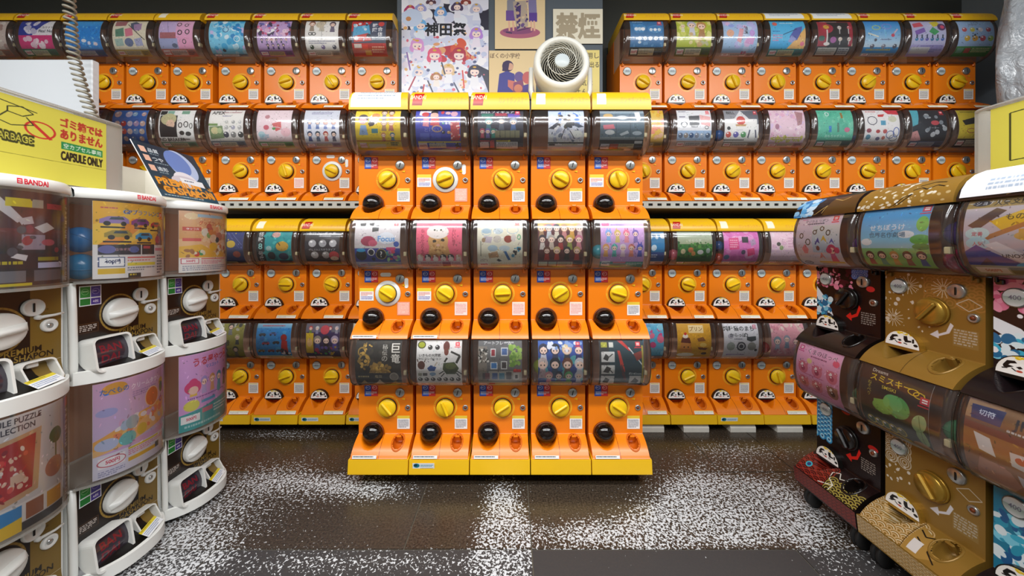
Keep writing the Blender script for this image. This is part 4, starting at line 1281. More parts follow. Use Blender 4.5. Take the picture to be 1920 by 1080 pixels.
 'C23': ('cream card of mittens and craft tools', 'eae6d2', 'v 0 0 100 8 d8e8f0 e0e8e8;q 84 2 8;e 20 22 11 6 a8c0d0;o 20 24 11 9 1.5 c0d0d8;e 46 22 11 7 c8d4dc;o 78 20 13 9 1.5 b8c8d4;p 10 44 16 32 34 34 30 46 c8bcc8;e 14 40 4 5 a88868;e 44 38 9 8 d0c8c0;e 68 38 9 8 983c28;e 80 36 6 8 d8d0cc;o 92 34 4 6 2 58a878;l 8 42 8 72 1.2 333;e 34 56 11 7 b0c8d8;e 60 56 12 6 c8d8e0;p 24 66 44 62 48 74 26 76 c8a078;p 58 62 64 62 74 80 68 80 2868a8;s 74 56 96 76 10 2 4 47 2a2a30,3890b8;p 42 80 48 78 54 82 48 84 222;r 4 86 24 97 f4f0ec;T 14 88 5 c03048 .8 300円;d 6 78 22 84 2 a99;d 30 86 96 97 3 d0b878'),
 'C24': ('dark red card crowded with doll figures', '5c2028', 'r 0 0 100 14 c8b848;s 0 4 100 16 10 5 8 48 e8904a,e8e0d8,d86a8a;F 8 92 22 30 6 d8c080,888c98,2a2428,b89060,d8b068,c0b0a8 a86,c8d0d8,e0d8c8,c88,d4a040,caa;F 10 90 44 30 5 3a2c38,b8b0a8,2c2024,c8a840,c87890 e8e0d8,d8c8b8,b02828,98a040,d88898;F 20 86 66 28 4 6a3a28,d8c080,221c20,c8a868 c03028,c83828,222,b83830;r 2 84 22 96 c8d4c0;r 24 84 42 96 a8b8a8;r 44 84 78 97 d0c8b0;d 46 86 76 95 3 776;r 80 82 100 100 2c1c20'),
 'C25': ('lilac card of pastel long-eared bunnies', 'd4a8e0', 'v 0 0 100 70 e4bcec cca4e0;e 12 8 9 6 e05898;d 24 8 84 13 1 8a78b8;F 18 80 32 26 4 88b0e8,d8c068,e87898,8068b8 8cb8ec,d8c878,e898a8,9078c0;l 16 16 14 26 2.5 88b0e8;l 22 16 22 26 2.5 88b0e8;l 37 16 35 26 2.5 d8c068;l 57 16 56 26 2.5 e87898;l 62 16 61 26 2.5 e87898;l 77 16 76 26 2.5 8068b8;F 12 90 60 26 5 f0b060,58b8b0,f0e4ec,e88878,5058c8 f0b868,60c0b8,f4dce8,f09880,5860c8;l 86 44 88 54 2.5 5058c8;l 93 44 92 54 2.5 5058c8;r 0 84 100 100 4a9a90;r 4 82 24 95 f0f4f4;T 14 85 6 223a58 1 400円;r 30 84 60 88 e08898;d 62 86 96 96 2 b8d8c0'),
 'C31': ('black card of golden dragon ornaments', '24201c', 's 0 0 100 60 20 4 9 49 3a342c,2e2a26;o 20 38 13 13 4 b08c38;o 14 22 9 10 3 987830;s 8 6 36 56 24 2 4 50 c8a048,8a6c2c;p 30 64 40 42 62 50 74 62 50 70 a8843a;s 34 44 76 66 24 2 5 51 d0aa50,8c6c2c;V 88 6 18 f0ece4 1.4 巨竜;V 64 8 10 c8c4bc .7 秘伝の;r 0 64 100 100 161412;d 6 70 40 76 1 c8b878;T 50 68 7 d8c898 .6 竜紋;e 84 72 10 10 8a8478;o 84 72 10 10 2 b8b0a0;p 6 92 18 80 28 92 a88840;p 40 92 52 78 62 92 c8c0a8;p 74 92 86 82 96 92 b08c40;d 8 94 92 97 1 998'),
 'C32': ('white card of black and green crabs', 'ecebea', 'e 11 9 9 8 a8b020;o 11 9 9 8 2 3a3c10;E 30 46 14 5 2 333,2c2c2c;e 66 12 7 11 6a2c20;e 66 22 5 8 7a3828;q 86 4 9;T 30 26 6 333 .6 いきもの大図鑑;T 30 33 5 444 .4 かにコレクション;p 58 56 60 44 84 42 94 54 86 66 66 66 3c4a2c;e 76 50 12 7 5c6838;l 62 42 68 34 4 2c2c28;l 88 44 96 30 5 2a2a28;l 96 30 76 22 4 2a2a28;l 60 60 50 66 2 222;l 62 64 54 72 2 222;l 90 60 100 66 2 222;l 88 64 96 72 2 222;e 11 48 8 9 5a3028;l 4 42 2 36 2 3a2018;l 18 42 20 36 2 3a2018;p 24 54 32 48 44 52 40 60 28 60 2a5090;l 40 50 46 42 2.5 c8b8a8;r 4 64 12 70 998;r 14 64 24 70 555;e 36 66 7 4 88a8c8;E 8 92 78 5 7 222,333,2c2c2c,222,333,222,2a2a2a;E 8 92 80 3 7 3a3a3a;d 24 88 80 92 1 c8a838;r 4 90 20 97 f4f0ee;T 12 91 4 c03048 .8 300円;d 24 93 94 98 1 888'),
 'C33': ('grey card of framed pictures and green foliage', '6a6a6c', 't 12 2 7 e4e4e6 .7 アートフレーム;d 60 3 92 8 1 c8c8cc;r 0 12 20 84 8a8278;s 2 14 24 42 34 1.5 3 52 222,e0dcd4;r 28 16 40 32 e0e0e0;r 30 18 38 30 982838;r 52 14 68 30 dcdce0;r 54 16 66 28 4868a0;s 72 10 98 48 44 3 6 53 88b048,6c9838,a0c060;r 28 42 44 56 d8dce0;r 30 44 42 54 3078b8;r 52 40 66 56 d8d8d8;r 54 42 64 54 3a3438;p 24 60 100 60 100 82 24 82 b8b4ac;r 10 64 22 78 443840;r 16 64 26 78 783040;r 32 64 44 78 2c5898;r 48 64 60 78 3088a8;r 64 62 76 78 4a4448;r 80 56 98 62 d03030;r 80 64 94 78 e0dcd8;r 84 68 90 76 3a3030;r 0 84 100 100 b0ac9c;r 4 88 20 97 e0d0d0;r 24 88 38 94 c04040;d 40 88 96 97 2 c8c060'),
 'C34': ('blue card crowded with dark-haired portraits', '2c4c98', 'v 0 0 100 40 3868c0 2c50a8;s 0 30 100 84 20 6 12 54 3a98a8,58b0b8,2a6898;F 12 90 26 40 4 2a3050,20283c,e0c8a0,4858a8 e4e4f0,36406a,3a3c50,2c3478;F 10 92 54 42 4 d8c8c8,1c2438,7a4a3a,dcdce4 c0a8b0,2c4868,6a5048,c8ccd8;F 24 90 76 32 4 d898a0,28304c,58b068,d8d8e0 d88898,484c70,3a8a58,c8c8d4;s 0 4 100 20 16 3 6 55 88a8e0,e8ecf8;q 84 3 9;r 4 86 24 97 e4d8dc;T 14 88 5 3a3a60 .8 300円;r 26 84 76 97 c8c890;d 28 87 74 96 3 667;r 78 86 98 97 8a90a8'),
 'C35': ('dark teal card of a red crane and white squares', '143a48', 'r 0 0 22 100 20242a;r 4 4 18 14 b0b038;r 22 4 32 14 d8d8d0;r 4 22 34 42 e0e0de;r 4 48 34 66 e0e0de;r 4 70 34 90 e0e0de;p 8 36 14 26 22 32 18 40 333;p 8 62 16 50 26 54 20 64 333;p 8 86 14 74 24 78 20 88 333;l 22 32 30 26 2 333;l 24 58 30 64 2 333;p 40 20 46 20 58 60 52 70 c83830;p 40 0 52 0 74 22 66 20 c8302c;p 46 50 50 46 62 78 56 80 5a3038;l 66 14 100 52 2.5 d8dce0;p 76 26 94 20 98 32 84 40 8a3028;r 68 70 94 90 dcdcda;p 72 86 80 74 90 82 86 88 333;T 80 62 6 e8ecec .8 約145mm;q 82 3 11;r 95 10 99 88 a89838;d 34 94 90 98 1 889;r 6 92 24 99 d8c0c4'),
 # gold and black stand, right
 'Q1': ('pastel card of ribbon wands', 'e4d4e0', 'v 0 0 100 100 ecd4e2 d8dce8;v 40 20 100 70 e4e0dc b8d4ec;T 46 8 6 556 .5 マジカル リボン;d 26 15 78 19 1 556;q 82 4 11;d 10 6 30 9 1 d8a;o 14 38 5 6 2 5a4028;o 30 50 6 7 2 5a4828;o 46 32 5 5 2 6a5038;o 62 26 5 5 2 6a5028;o 76 34 5 6 2 50402a;p 14 62 22 54 30 64 26 72 18 72 e89098;p 46 54 54 42 58 54 52 50 48 56 4a3c98;p 60 50 66 38 74 52 66 46 e0b830;p 78 54 84 44 90 56 84 50 4858b0;e 52 62 4 5 8a4838;p 50 82 58 70 64 84 58 78 e88058;f 82 72 34 c83868 e05888;e 76 66 6 6 d84070;e 92 66 6 6 d84070;r 44 88 98 92 e0c048;o 16 93 10 5 1.5 445;T 16 91 4 445 .8 300円;d 46 94 96 99 1 a98'),
 'Q2': ('sky and meadow card of five seated dolls', '58b4e8', 'v 0 0 100 62 38a0e4 a8dcf0;v 0 62 100 100 78c880 a8d468;T 42 26 9 f4f8fc .8 せちぼうけ;T 42 38 8 48708a .6 世界名作劇場;e 70 42 12 6 f0f4f8;e 10 52 9 6 f4f8fc;e 92 28 8 12 88d068;e 90 50 14 8 68b848;e 90 60 12 5 3a9858;q 88 2 11 d84868;F 12 88 78 24 5 281c24,20242c,c89850,4a3428,3a2c40 983840,2c9890,d8a858,a86850,6068b0;r 0 94 100 100 6a4a38'),
 'Q3': ('tan stationery card with yellow ruler', 'b09868', 'v 0 0 100 12 a88c50 a08848;e 14 7 9 4 223;T 14 4 5 dfe4ee .8 ステーショナリー;t 26 4 7 2c2418 .8 人気文房具ムック;r 0 13 100 80 c8c0cc;p 4 34 30 14 40 18 14 40 5a4038;p 26 30 70 12 84 20 40 44 e8c020;t 40 22 7 4a3a18 .5 ものさし;p 20 48 80 22 84 26 24 52 b87838;e 14 44 12 8 c8e4e8;T 14 42 5 c04050 .7 定番;e 14 56 12 8 b8e0ec;T 14 54 5 d0586a .7 人気;p 0 66 12 58 70 92 40 100 0 84 2c3ca0;p 20 58 32 54 84 88 72 94 e8e8f0;T 50 68 6 223 .8 UNO文具;e 62 48 14 6 e0b050;r 52 40 72 52 d8a840;p 54 64 84 56 92 66 64 74 4868b8;p 84 36 100 30 100 52 88 54 3a3038;p 10 84 20 74 30 88 2c2060;e 64 84 20 7 48a8d8;r 0 84 100 100 b8a878;r 4 87 34 97 f0dcc8;T 19 89.5 5 c84828 .9 500円;r 36 86 54 98 7a6838;r 56 86 100 91 d8b838;r 56 92 100 98 d8d4cc'),
 'Q4': ('pink card of six round bear faces', 'e8a0c4', 'v 0 0 100 100 eeb4d4 dc98c0;T 58 6 9 f8eaf2 1 くまのほっぺ;T 58 6 9 6a3a58 .2 くまのほっぺ;d 34 18 84 22 1 884868;q 4 4 10 d04888;e 90 18 7 6 e86080;E 18 84 42 12 3 d87890,dc8098,d87890;E 18 84 68 12 2 d87890,a8745c;E 18 50 68 12 2 d87088,dc8098;E 18 84 44 5 3 b04868,a84060,b04868;E 18 84 70 5 3 b04868,a84060,5a3428;E 10 76 35 4 3 d87890;E 26 92 35 4 3 d87890;E 10 76 61 4 3 d87890,d87890,a8745c;E 26 92 61 4 3 d87890,d87890,a8745c;e 32 28 6 5 e8d898;d 20 52 90 54 1 b8487a;d 20 80 90 82 1 b8487a;B 90 d8a0c0 ecd4e0'),
 'Q5': ('brown card of glowing green sprouts', '33241e', 'v 0 40 100 84 30241c 2c3c28;t 14 3 5 e0d8c8 .6 Dreams;T 44 10 10 e8c828 1.2 スミスキー;o 78 18 8 5 1.5 e8c828;o 86 20 8 5 1.5 e8c828;T 44 23 5 e8d040 .6 SMISKI;q 88 20 12 c83040;V 14 22 5 c8b838 .5 ねそべり;e 58 46 18 17 5cb060;e 52 42 14 12 74c478;e 36 54 16 10 78b850;p 22 46 40 42 50 58 36 64 22 56 88c458;e 42 44 5 8 88cc70;e 88 56 9 14 a8c890 .4;e 90 74 7 12 94b880 -.3;l 88 46 91 84 1 6a8a58;E 14 60 80 7 5 3a6038,4a5c28,3c6838,485a28,6a6a28;o 14 80 7 7 1.5 c8b838;o 26 80 7 7 1.5 c8b838;o 37 80 7 7 1.5 c8b838;o 48 80 7 7 1.5 c8b838;o 60 80 7 7 1.5 c8b838;e 86 90 14 8 b88850;r 0 88 70 92 d8c020;r 0 92 100 100 b8b4a8;d 4 93 96 99 1 777'),
 'Q6': ('brown card headed JR with paper tickets', 'a8703c', 'v 0 0 100 30 8a6a4a 7a5030;p 0 0 34 0 34 20 0 22 a88868;p 4 6 36 4 34 22 6 22 28386a;T 20 9 7 d8e0f0 .9 切符;t 44 8 14 1c2838 1.3 JR;d 40 22 96 26 1 ccc;r 0 26 100 34 8a4a34;p 10 36 26 38 32 56 16 54 e4e4e4;p 44 44 66 42 66 60 46 58 e0dcd8;e 54 50 5 4 c85838;t 60 36 6 d8d0c0 .5 きっぷ印;p 10 82 16 62 44 66 52 78 40 92 16 94 c89070;e 30 72 16 10 d09878;p 50 66 100 74 100 92 54 84 dcdce4;B 92 988878 c8c0b0'),
 # premium stand, left
 'P1': ('maroon card of grey toy robot parts', '3a2428', 'v 0 0 100 50 4a2c30 5a3034;v 0 40 100 66 7a3834 2a2a2e;t 4 2 5 c8a 0 .;p 20 12 30 6 52 30 46 34 d0ccd0;p 46 30 60 26 62 34 50 36 c8c4c8;r 36 8 60 17 d8c828;r 60 8 72 17 a8a898;r 76 11 98 17 b83848;e 12 36 12 5 c8c0c4;p 62 38 76 32 86 38 72 44 d8d4d4;r 50 46 74 62 a898a8;e 78 54 8 4 c05868;s 4 40 96 66 14 3 6 56 8a3038,58525a,b0a8b0,a83c40;p 40 70 46 66 56 68 54 74 e8e4e8;e 24 72 8 2 c8c4c8;r 66 70 92 74 a8a020;d 0 74 58 80 1 c8b828;r 66 76 98 82 c8ccf0;r 0 82 100 92 26242a;r 12 84 54 96 787880;r 62 84 96 96 706c74;r 0 97 60 100 d8c828'),
 'P2': ('yellow card of toy cars with wide price box', 'e8b430', 'p 0 66 100 30 100 0 60 0 0 30 f0c848;p 0 60 40 20 60 26 0 72 e89830;d 6 7 36 10 1 c05060;T 62 8 7 28347a 1.4 GPプラフレンズ01;T 62 8 7 88a8e0 .3 GPプラフレンズ01;q 88 9 8;c 20 24 30 9a80c0;c 52 25 28 7a3490;c 80 27 22 c02848;c 24 42 30 a8943c;c 58 44 28 2a98d0;r 6 32 30 34 222;r 42 32 62 34 222;r 68 34 86 36 222;r 8 51 38 53 223;r 46 52 70 54 223;e 88 34 5 7 5a2c18;p 78 58 82 40 94 38 98 60 8a4838;e 84 48 6 6 c0404a;r 0 56 100 100 e8e4e2;p 4 56 52 55 52 69 4 69 38343c;e 12 62 8 6 6a6aa8;e 42 62 7 5 5868a8;T 28 60 4 d8a0a8 .5 合体変形;r 54 55 76 69 302c30;r 56 57 68 61 c84858;r 78 60 98 64 e08898;r 4 72 30 85 3a4a78;r 5 73 29 84 f8f8fa;T 17 75.5 5 1c2450 1.1 400円;r 4 87 30 94 e0b820;r 33 72 78 74 d86a68;d 33 76 78 79 1 d88;r 33 80 78 84 e8d848;d 33 86 78 92 2 889;r 34 94 52 100 222;d 36 95 50 99 1 d8c030;d 82 70 98 98 7 778'),
 'P3': ('peach card of animal faces and rice dishes', 'eac090', 'v 0 0 100 46 e8bc98 e0a868;e 16 8 10 6 f0d8b0;r 24 4 84 9 a8cce0;T 62 15 7 c85838 .8 グッズコレクション;r 4 26 30 32 d05848;T 17 27 4 fff .5 キャラ弁;s 36 22 98 62 26 4 9 57 e8a078,f0d0a8,c86858,88a868,e8e0d0,d88848;e 56 44 9 8 e8c8a8;e 72 40 9 8 c87858;e 88 58 9 10 f0d8b8;e 88 60 4 4 c85838;e 66 46 5 5 222;r 4 44 30 49 d86058;e 56 58 10 8 e8b828;p 0 58 30 54 60 68 100 62 100 76 0 76 e8b840;e 30 68 5 5 48a068;s 4 64 96 74 14 3 5 58 d04838,e8e0c8,a8703c,f0d8a0;r 0 76 100 100 ece6e0;r 2 77 26 86 c04858;r 3 78 25 85 f8f0ee;T 14 79.5 4 c83850 1 500円;r 30 77 92 79 e08878;d 30 81 80 88 3 d89;d 4 89 96 98 3 99a'),
 'P4': ('white puzzle card with red framed picture', 'd0cccc', 'T 40 2 5 223 .8 CAPSULE PUZZLE;T 40 9 5 223 .8 COLLECTION;p 0 22 70 16 66 70 0 78 c8a078;p 2 26 64 20 60 66 2 72 b02028;s 6 28 58 66 60 1.2 3 159 e8e0d8,d84840,d8a888,8a2030,e8c8b0;r 20 36 30 44 e0d0b8;r 40 50 52 58 d8b8a0;e 88 30 9 8 4a6838;l 88 30 88 54 2 5a6a38;e 86 58 12 10 b87860;r 0 76 100 92 e4e0de;r 6 78 26 92 2c4c88;r 30 78 50 92 2c88c8;r 54 78 72 92 98583a;r 76 78 96 92 d8a030;r 0 93 100 100 303038;p 0 92 50 88 50 100 0 100 e8c020'),
 'P5': ('lilac and orange pastel card with orange ball', 'd0a8d4', 'v 0 0 100 70 d8a8cc c8b8dc;p 0 60 40 44 100 36 100 58 0 72 e8a850;p 0 70 60 50 100 46 100 62 0 76 e8b878;e 20 8 13 7 e0a030;T 20 7 6 3a68c0 .8 たべもの;t 38 8 6 f8f0f8 1 クリームタウン;d 40 17 80 24 3 a888b8;e 72 30 13 13 d8742c;o 72 30 13 13 1.5 f0c8a0;e 93 18 6 6 d8c030;e 93 24 5 7 487848;o 92 38 4 4 2 a048b0;e 12 32 10 5 a8a8d8;s 20 44 90 62 26 3 6 60 e8e0e4,e88858,d8a8c8,f0c070,b0c0d8;e 40 50 9 8 a0b0b8;e 12 66 11 7 b8c0e0;e 34 66 11 8 68b8b8;e 54 62 8 7 d8b838;r 0 76 100 100 dcd8e8;p 4 79 30 79 30 90 4 90 f4f0f4;o 17 84.5 14 6 1 c04858;T 17 82 4.6 d0304a 1.1 500円;r 34 77 84 79 e0c838;d 34 80 98 86 3 d88098;r 34 88 78 92 e0b028;d 4 93 30 99 3 99b;r 78 86 86 92 445'),
 'P6': ('pink card of chibi heads over teal foot', 'd8a0d8', 'v 0 0 100 70 e0a8dc d0a0dc;T 56 6 11 c82838 1.3 うる星やつら;T 54 18 5 3a78c8 .8 マスコット;q 84 4 8;F 18 88 44 24 5 d83878,a898d8,d8a068,2888b0,3a3040 e8c048,b8a8d8,e0a878,3a98c0,485a48;e 18 44 12 10 d83878;e 18 48 7 6 f0c8b8;e 90 40 5 5 3a3040;d 10 58 90 61 1 8858a0;e 16 68 11 8 e0d858;r 30 64 60 68 48a0c8;e 70 56 5 6 38a8b0;p 0 78 100 66 100 100 0 100 38a0a0;r 2 80 28 90 f4f0f0;T 15 82.5 4.5 d0304a 1 500円;r 32 76 54 82 c87888;d 56 76 96 88 3 c8e0e0;d 6 93 90 98 1 a8d0d0'),
}


def card(key, big=False):
    what, bg, spec = CARDS[key]
    wpx, hpx = (176, 196) if not big else (288, 320)
    return what, Pic(wpx, hpx, bg).run(spec).busy(key, n=100 if not big else 70).run(';'.join(o for o in spec.split(';') if o[:1] in 'tTVq'))
# ------------------------------------------------------------------ orange machines: left wall, right wall, centre stack
rnd = random.Random(11)
ZP = 1.871
LX = {0: -2.672, 1: -2.432, 2: -2.192, 3: -1.953, 4: -1.715, 5: -1.458, 6: -1.214, 7: -.971, 8: -.729}
RXS = {1: .690, 2: .930, 3: 1.169, 4: 1.408, 5: 1.652, 6: 1.891, 7: 2.130, 8: 2.369}
ROWZ = {1: 1.661, 2: 1.186, 3: .581, 4: .089}
HIDDEN = {
    'L10': 'orange capsule machine at the far left end of the top row, cut by frame',
    'L22': 'orange capsule machine with white knob plate beside the white board, only a sliver showing',
    'L28': 'orange capsule machine under the red and blue card, half hidden behind centre stack',
    'L37': 'orange capsule machine below the shelf, its dome a sliver behind centre stack',
    'L47': 'orange capsule machine on the floor row, a sliver left of centre stack',
    'R21': 'orange capsule machine with yellow and coral card half hidden by centre stack',
    'R31': 'orange capsule machine with blue card of white toys half hidden by centre stack',
    'R35': 'orange capsule machine below the shelf, hidden behind the black machine dome',
    'R41': 'orange capsule machine with cyan and pink card half hidden by centre stack',
    'R45': 'orange capsule machine on the floor row, hidden behind the black machine',
}


def wall_machine(side, row, col, opt='', pos=None):
    key = '%s%d%d' % (side, row, col - (1 if side == 'L' and row > 2 else 0))
    if key not in CARDS or (side == 'L' and row > 2 and col < 5):
        return
    opt = OPTS.get(key, '')
    what, pic = card(key)
    lab = HIDDEN.get(key) or 'orange capsule machine with ' + what
    p = pos or ('top' if row in (1, 3) else ('base' if row == 4 else 'mid'))
    grp = 'orange capsule machines on the %s wall shelf' % ('left' if side == 'L' else 'right')
    X = (LX if side == 'L' else RXS)[col]
    dx = 0.0
    return unit('capsule_machine', lab, (X + dx, ZP, ROWZ[row]), 0, 'flap', p, pic, grp, rnd, opt)


OPTS = {'L22': 'R', 'L27': 'RP', 'L26': 'K', 'L46': 'B', 'L45': 'B', 'L44': 'B', 'L47': 'B', 'R43': 'B', 'L16': '', 'L35': 'a', 'R33': 'a', 'R34': 'a', 'L14': 'a', 'R14': 'A', 'R15': 'A'}
for row in (1, 2, 3, 4):
    for col in range(9):
        for side in 'LR':
            wall_machine(side, row, col)

CX = [-.5255 + .2392 * i for i in range(5)]
CROW = {1: 1.059, 2: .586, 3: .113}
COPT = {'C11': 'A', 'C12': 'RLD', 'C14': 'aN', 'C15': 'aL', 'C21': 'RPLD', 'C22': 'LK', 'C23': 'K', 'C24': 'K', 'C32': 'B'}
for r in (1, 2, 3):
    for i in range(5):
        key = 'C%d%d' % (r, i + 1)
        what, pic = card(key)
        unit('capsule_machine', 'orange centre stack machine with ' + what, (CX[i], 1.455, CROW[r]), 0, 'globe',
             {1: 'top', 2: 'mid', 3: 'base'}[r], pic, 'orange capsule machines of the centre stack', rnd, COPT.get(key, '') + ('S' if r == 2 and i in (0, 1) else ''))

# ------------------------------------------------------------------ gold and black machines, right stand
M_BLACKGLOSS = mat('black_gloss_plastic', '17110f', 0.22, spec=.6, noise=0.04)
M_GOLDBODY = mat('gold_body_plastic', '8f6c2c', 0.36, metal=0.25, noise=0.03)


def waves(p, x0, y0, x1, y1, r, cols, bg=None):
    """overlapping scale arcs"""
    ry = r * p.W / p.H
    j = 0
    y = y0
    while y < y1:
        x = x0 + (r if j % 2 else 0)
        while x < x1:
            for k, c in enumerate(cols):
                p.ell(x, y, r * (1 - k / len(cols) * .92), r * (1 - k / len(cols) * .92), c)
            x += 2 * r
        y += ry * .55
        j += 1


def deco_print(style, row):
    gold = style == 'gold'
    bg = '8f6c2c' if gold else ('1c0f0e' if style == 'black' else '1a1214')
    p = Pic(300, 416, bg)
    K = lambda x, h: (px_(x), py_(h))
    if gold:
        if row == 1:
            waves(p, px_(.0), py_(.27), px_(.115), py_(.19), 6.5, ('a5793a', bg, 'a5793a', bg))
            p.scatter(px_(-.112), py_(.268), px_(-.0), py_(.11), 60, .5, 2.6, 61, ('d9d2c4', 'cfc4ae', bg))
            for cx, cy in ((-.05, .235), (.03, .235), (-.09, .135)):
                x, y = K(cx, cy)
                for a in range(0, 360, 24):
                    q = math.radians(a)
                    p.line(x + 2 * math.cos(q), y + 1.4 * math.sin(q), x + 12 * math.cos(q), y + 8.5 * math.sin(q), .7, 'd9d0bc')
        else:
            waves(p, px_(-.115), py_(.26), px_(-.045), py_(.19), 8, ('cfc6b2', bg, 'cfc6b2', bg, 'cfc6b2', bg))
            p.rect(px_(-.04), 0, 100, py_(.185), bg)
            p.scatter(px_(-.112), py_(.19), px_(-.02), py_(.12), 22, .8, 2.2, 62, ('d9d2c4', 'e4ddd0'))
            y0 = ps_(S_TRAY * .8)
            waves(p, 0, y0, 62, 104, 8, ('c8a878', bg, 'd8c8a8', bg, 'c8a878', bg))
            p.poly([50, y0 - 2, 70, y0 + 4, 84, y0 + 1, 80, 92, 66, 100, 50, 100], 'a8823e')
            for a, b, c, d in ((52, 76, 60, 80), (60, 80, 66, 76), (66, 76, 74, 82), (74, 82, 70, 90), (70, 90, 80, 96), (55, 84, 64, 88), (64, 88, 58, 96)):
                p.line(a, b, c, d, 1.4, '17100a')
            p.rect(54, 86, 64, 97, 'd8d4d0')
        x, y = K(.025, .125)
        p.poly([x + 9, y - 7, x + 5, y + 1, x - 2, y + 4, x - 3, y + 1, x - 11, y + 6, x - 2, y + 8, x - 2, y + 6, x + 8, y + 2, x + 12, y - 5], 'dedbe0')
        x, y = K(.082, .198)
        for a, b, c, d in ((-11, 0, 0, -5), (0, -5, 11, 0), (11, 0, 0, 5), (0, 5, -11, 0)):
            p.line(x + a, y + b, x + c, y + d, .9, 'c8c0b0')
        p.rect(px_(.05), py_(.135), px_(.1), py_(.09), '96783e')
        p.dashes(px_(.052), py_(.133), px_(.098), py_(.092), 6, 'b8ac98', 3)
    else:
        if style == 'black' and row == 1:
            p.scatter(px_(-.112), py_(.268), px_(.02), py_(.20), 46, 2, 6, 63, ('e88aa8', 'f0a8bc', 'd86888', '4a1420'))
            p.scatter(px_(-.112), py_(.27), px_(-.03), py_(.21), 16, 1, 2, 64, ('f4d0d8',))
            p.poly([0, py_(.20), 12, py_(.17), 24, py_(.13), 30, py_(.10), 22, py_(.11), 10, py_(.14), 0, py_(.16)], 'e8eef4')
            p.scatter(0, py_(.165), 26, py_(.1), 40, 2, 5, 65, ('3aa0c8', '78c8e4', '1c6a98', 'd8ecf4'))
            waves(p, px_(.03), py_(.285), px_(.075), py_(.245), 5, ('3858a8', '8898c8', '3858a8', '8898c8'))
            p.ell(px_(.082), py_(.21), 6, 4, 'c82c2c')
        elif style == 'black':
            waves(p, -2, py_(.275), 26, py_(.12), 6, ('2a7ab0', '58b0d8', 'b8e0f0', '1c5a88'))
            p.poly([26, 0, 34, py_(.2), 30, py_(.12), 36, py_(.11), 60, py_(.12), 60, 0], bg)
            p.ell(px_(.0), py_(.255), 7, 4, 'a02420')
            p.ell(px_(.09), py_(.18), 7, 4, 'b82420')
            y0 = ps_(S_TRAY * .7)
            waves(p, -4, y0, 46, 104, 8, ('8a2c20', '3a100c', '7a2418', '3a100c', '8a2c20'))
            waves(p, 56, 88, 104, 104, 7, ('9a8a40', '1c1410', '9a8a40', '1c1410'))
            for a, b, c, d in ((46, 80, 54, 76), (54, 76, 60, 82), (60, 82, 70, 78), (46, 80, 50, 88), (50, 88, 60, 92), (60, 92, 58, 99), (70, 78, 72, 88), (40, 98, 60, 92)):
                p.line(a, b, c, d, 1.3, 'dcd8cc')
            p.ell(14, 88, 5, 5, '38a8b8')
            p.ell(14, 88, 3, 3, '1c3a70')
        elif row == 1:
            p.scatter(0, py_(.27), 60, py_(.2), 50, 3, 7, 66, ('e07a9c', 'e894b0', 'c85a80'))
            p.rect(26, py_(.245), 80, py_(.215), '2a3470')
            p.text(34, py_(.24), 4, 'd8dcf0', '500円', .8)
            p.poly([0, py_(.18), 20, py_(.16), 44, py_(.10), 52, py_(.09), 20, py_(.12), 0, py_(.15)], 'e8eef4')
            p.scatter(0, py_(.14), 46, py_(.065), 60, 2, 6, 67, ('3ab0d0', '7cd0e8', '1c6a98', 'e0f0f6'))
            p.scatter(0, py_(.2), 50, py_(.1), 12, 1.5, 3, 68, ('f0f0f4',))
        else:
            p.rect(0, 0, 60, py_(.06), '1a7a9c')
            p.rect(30, py_(.25), 80, py_(.215), '2a3070')
            p.scatter(0, py_(.2), 60, py_(.06), 90, 2, 7, 69, ('3ab0d0', '7cd0e8', '2a98b8', 'e0f0f6', '1c5a90'))
        x, y = K(.025, .125)
        p.poly([x + 9, y - 9, x + 5, y + 0, x - 2, y + 3, x - 4, y + 0, x - 11, y + 5, x - 2, y + 9, x - 2, y + 6, x + 7, y + 3, x + 12, y - 6], 'd8251c')
        p.dashes(px_(.052), py_(.133), px_(.098), py_(.092), 6, '8a8078', 3)
    p.line(px_(-.004), ps_(S_TRAY * .98), px_(-.004) + 1, 100, .8, '5a4018' if gold else '050505')
    return print_mat('patterned_panel_print', p, .33 if gold else .25, metal=.2 if gold else 0)


def deco_cap(style):
    if style == 'gold':
        p = Pic(256, 160, '8f6c2c')
        p.scatter(0, 20, 60, 96, 40, .8, 3, 70, ('dcd6c8', 'cfc4ae'))
        p.scatter(40, 50, 96, 98, 26, .8, 3, 71, ('dcd6c8', 'b8a070'))
        for a, b, c, d in ((38, 96, 52, 66), (52, 66, 60, 60), (60, 60, 44, 92), (58, 50, 66, 46), (66, 46, 72, 52), (72, 52, 80, 44), (80, 44, 88, 50), (62, 40, 74, 34), (74, 34, 86, 38)):
            p.line(a, b, c, d, 1.3, '17100a')
    else:
        p = Pic(256, 160, '241a18')
        if style == 'black':
            p.scatter(0, 30, 34, 98, 50, 3, 8, 72, ('58a8e0', '8cc8f0', '3880c0', 'c8e4f8'))
        p.poly([50, 100, 60, 40, 100, 30, 100, 100], '5a4020')
        for a, b, c, d in ((36, 90, 56, 60), (56, 60, 50, 84), (60, 40, 76, 50), (76, 50, 84, 40)):
            p.line(a, b, c, d, 1.2, 'b89858')
    return print_mat('patterned_cap_print', p, .28)


def recolor(me, *mats):
    c = me.copy()
    c.name = me.name
    for i, m in enumerate(mats):
        if m is not None:
            c.materials[i] = m
    return c


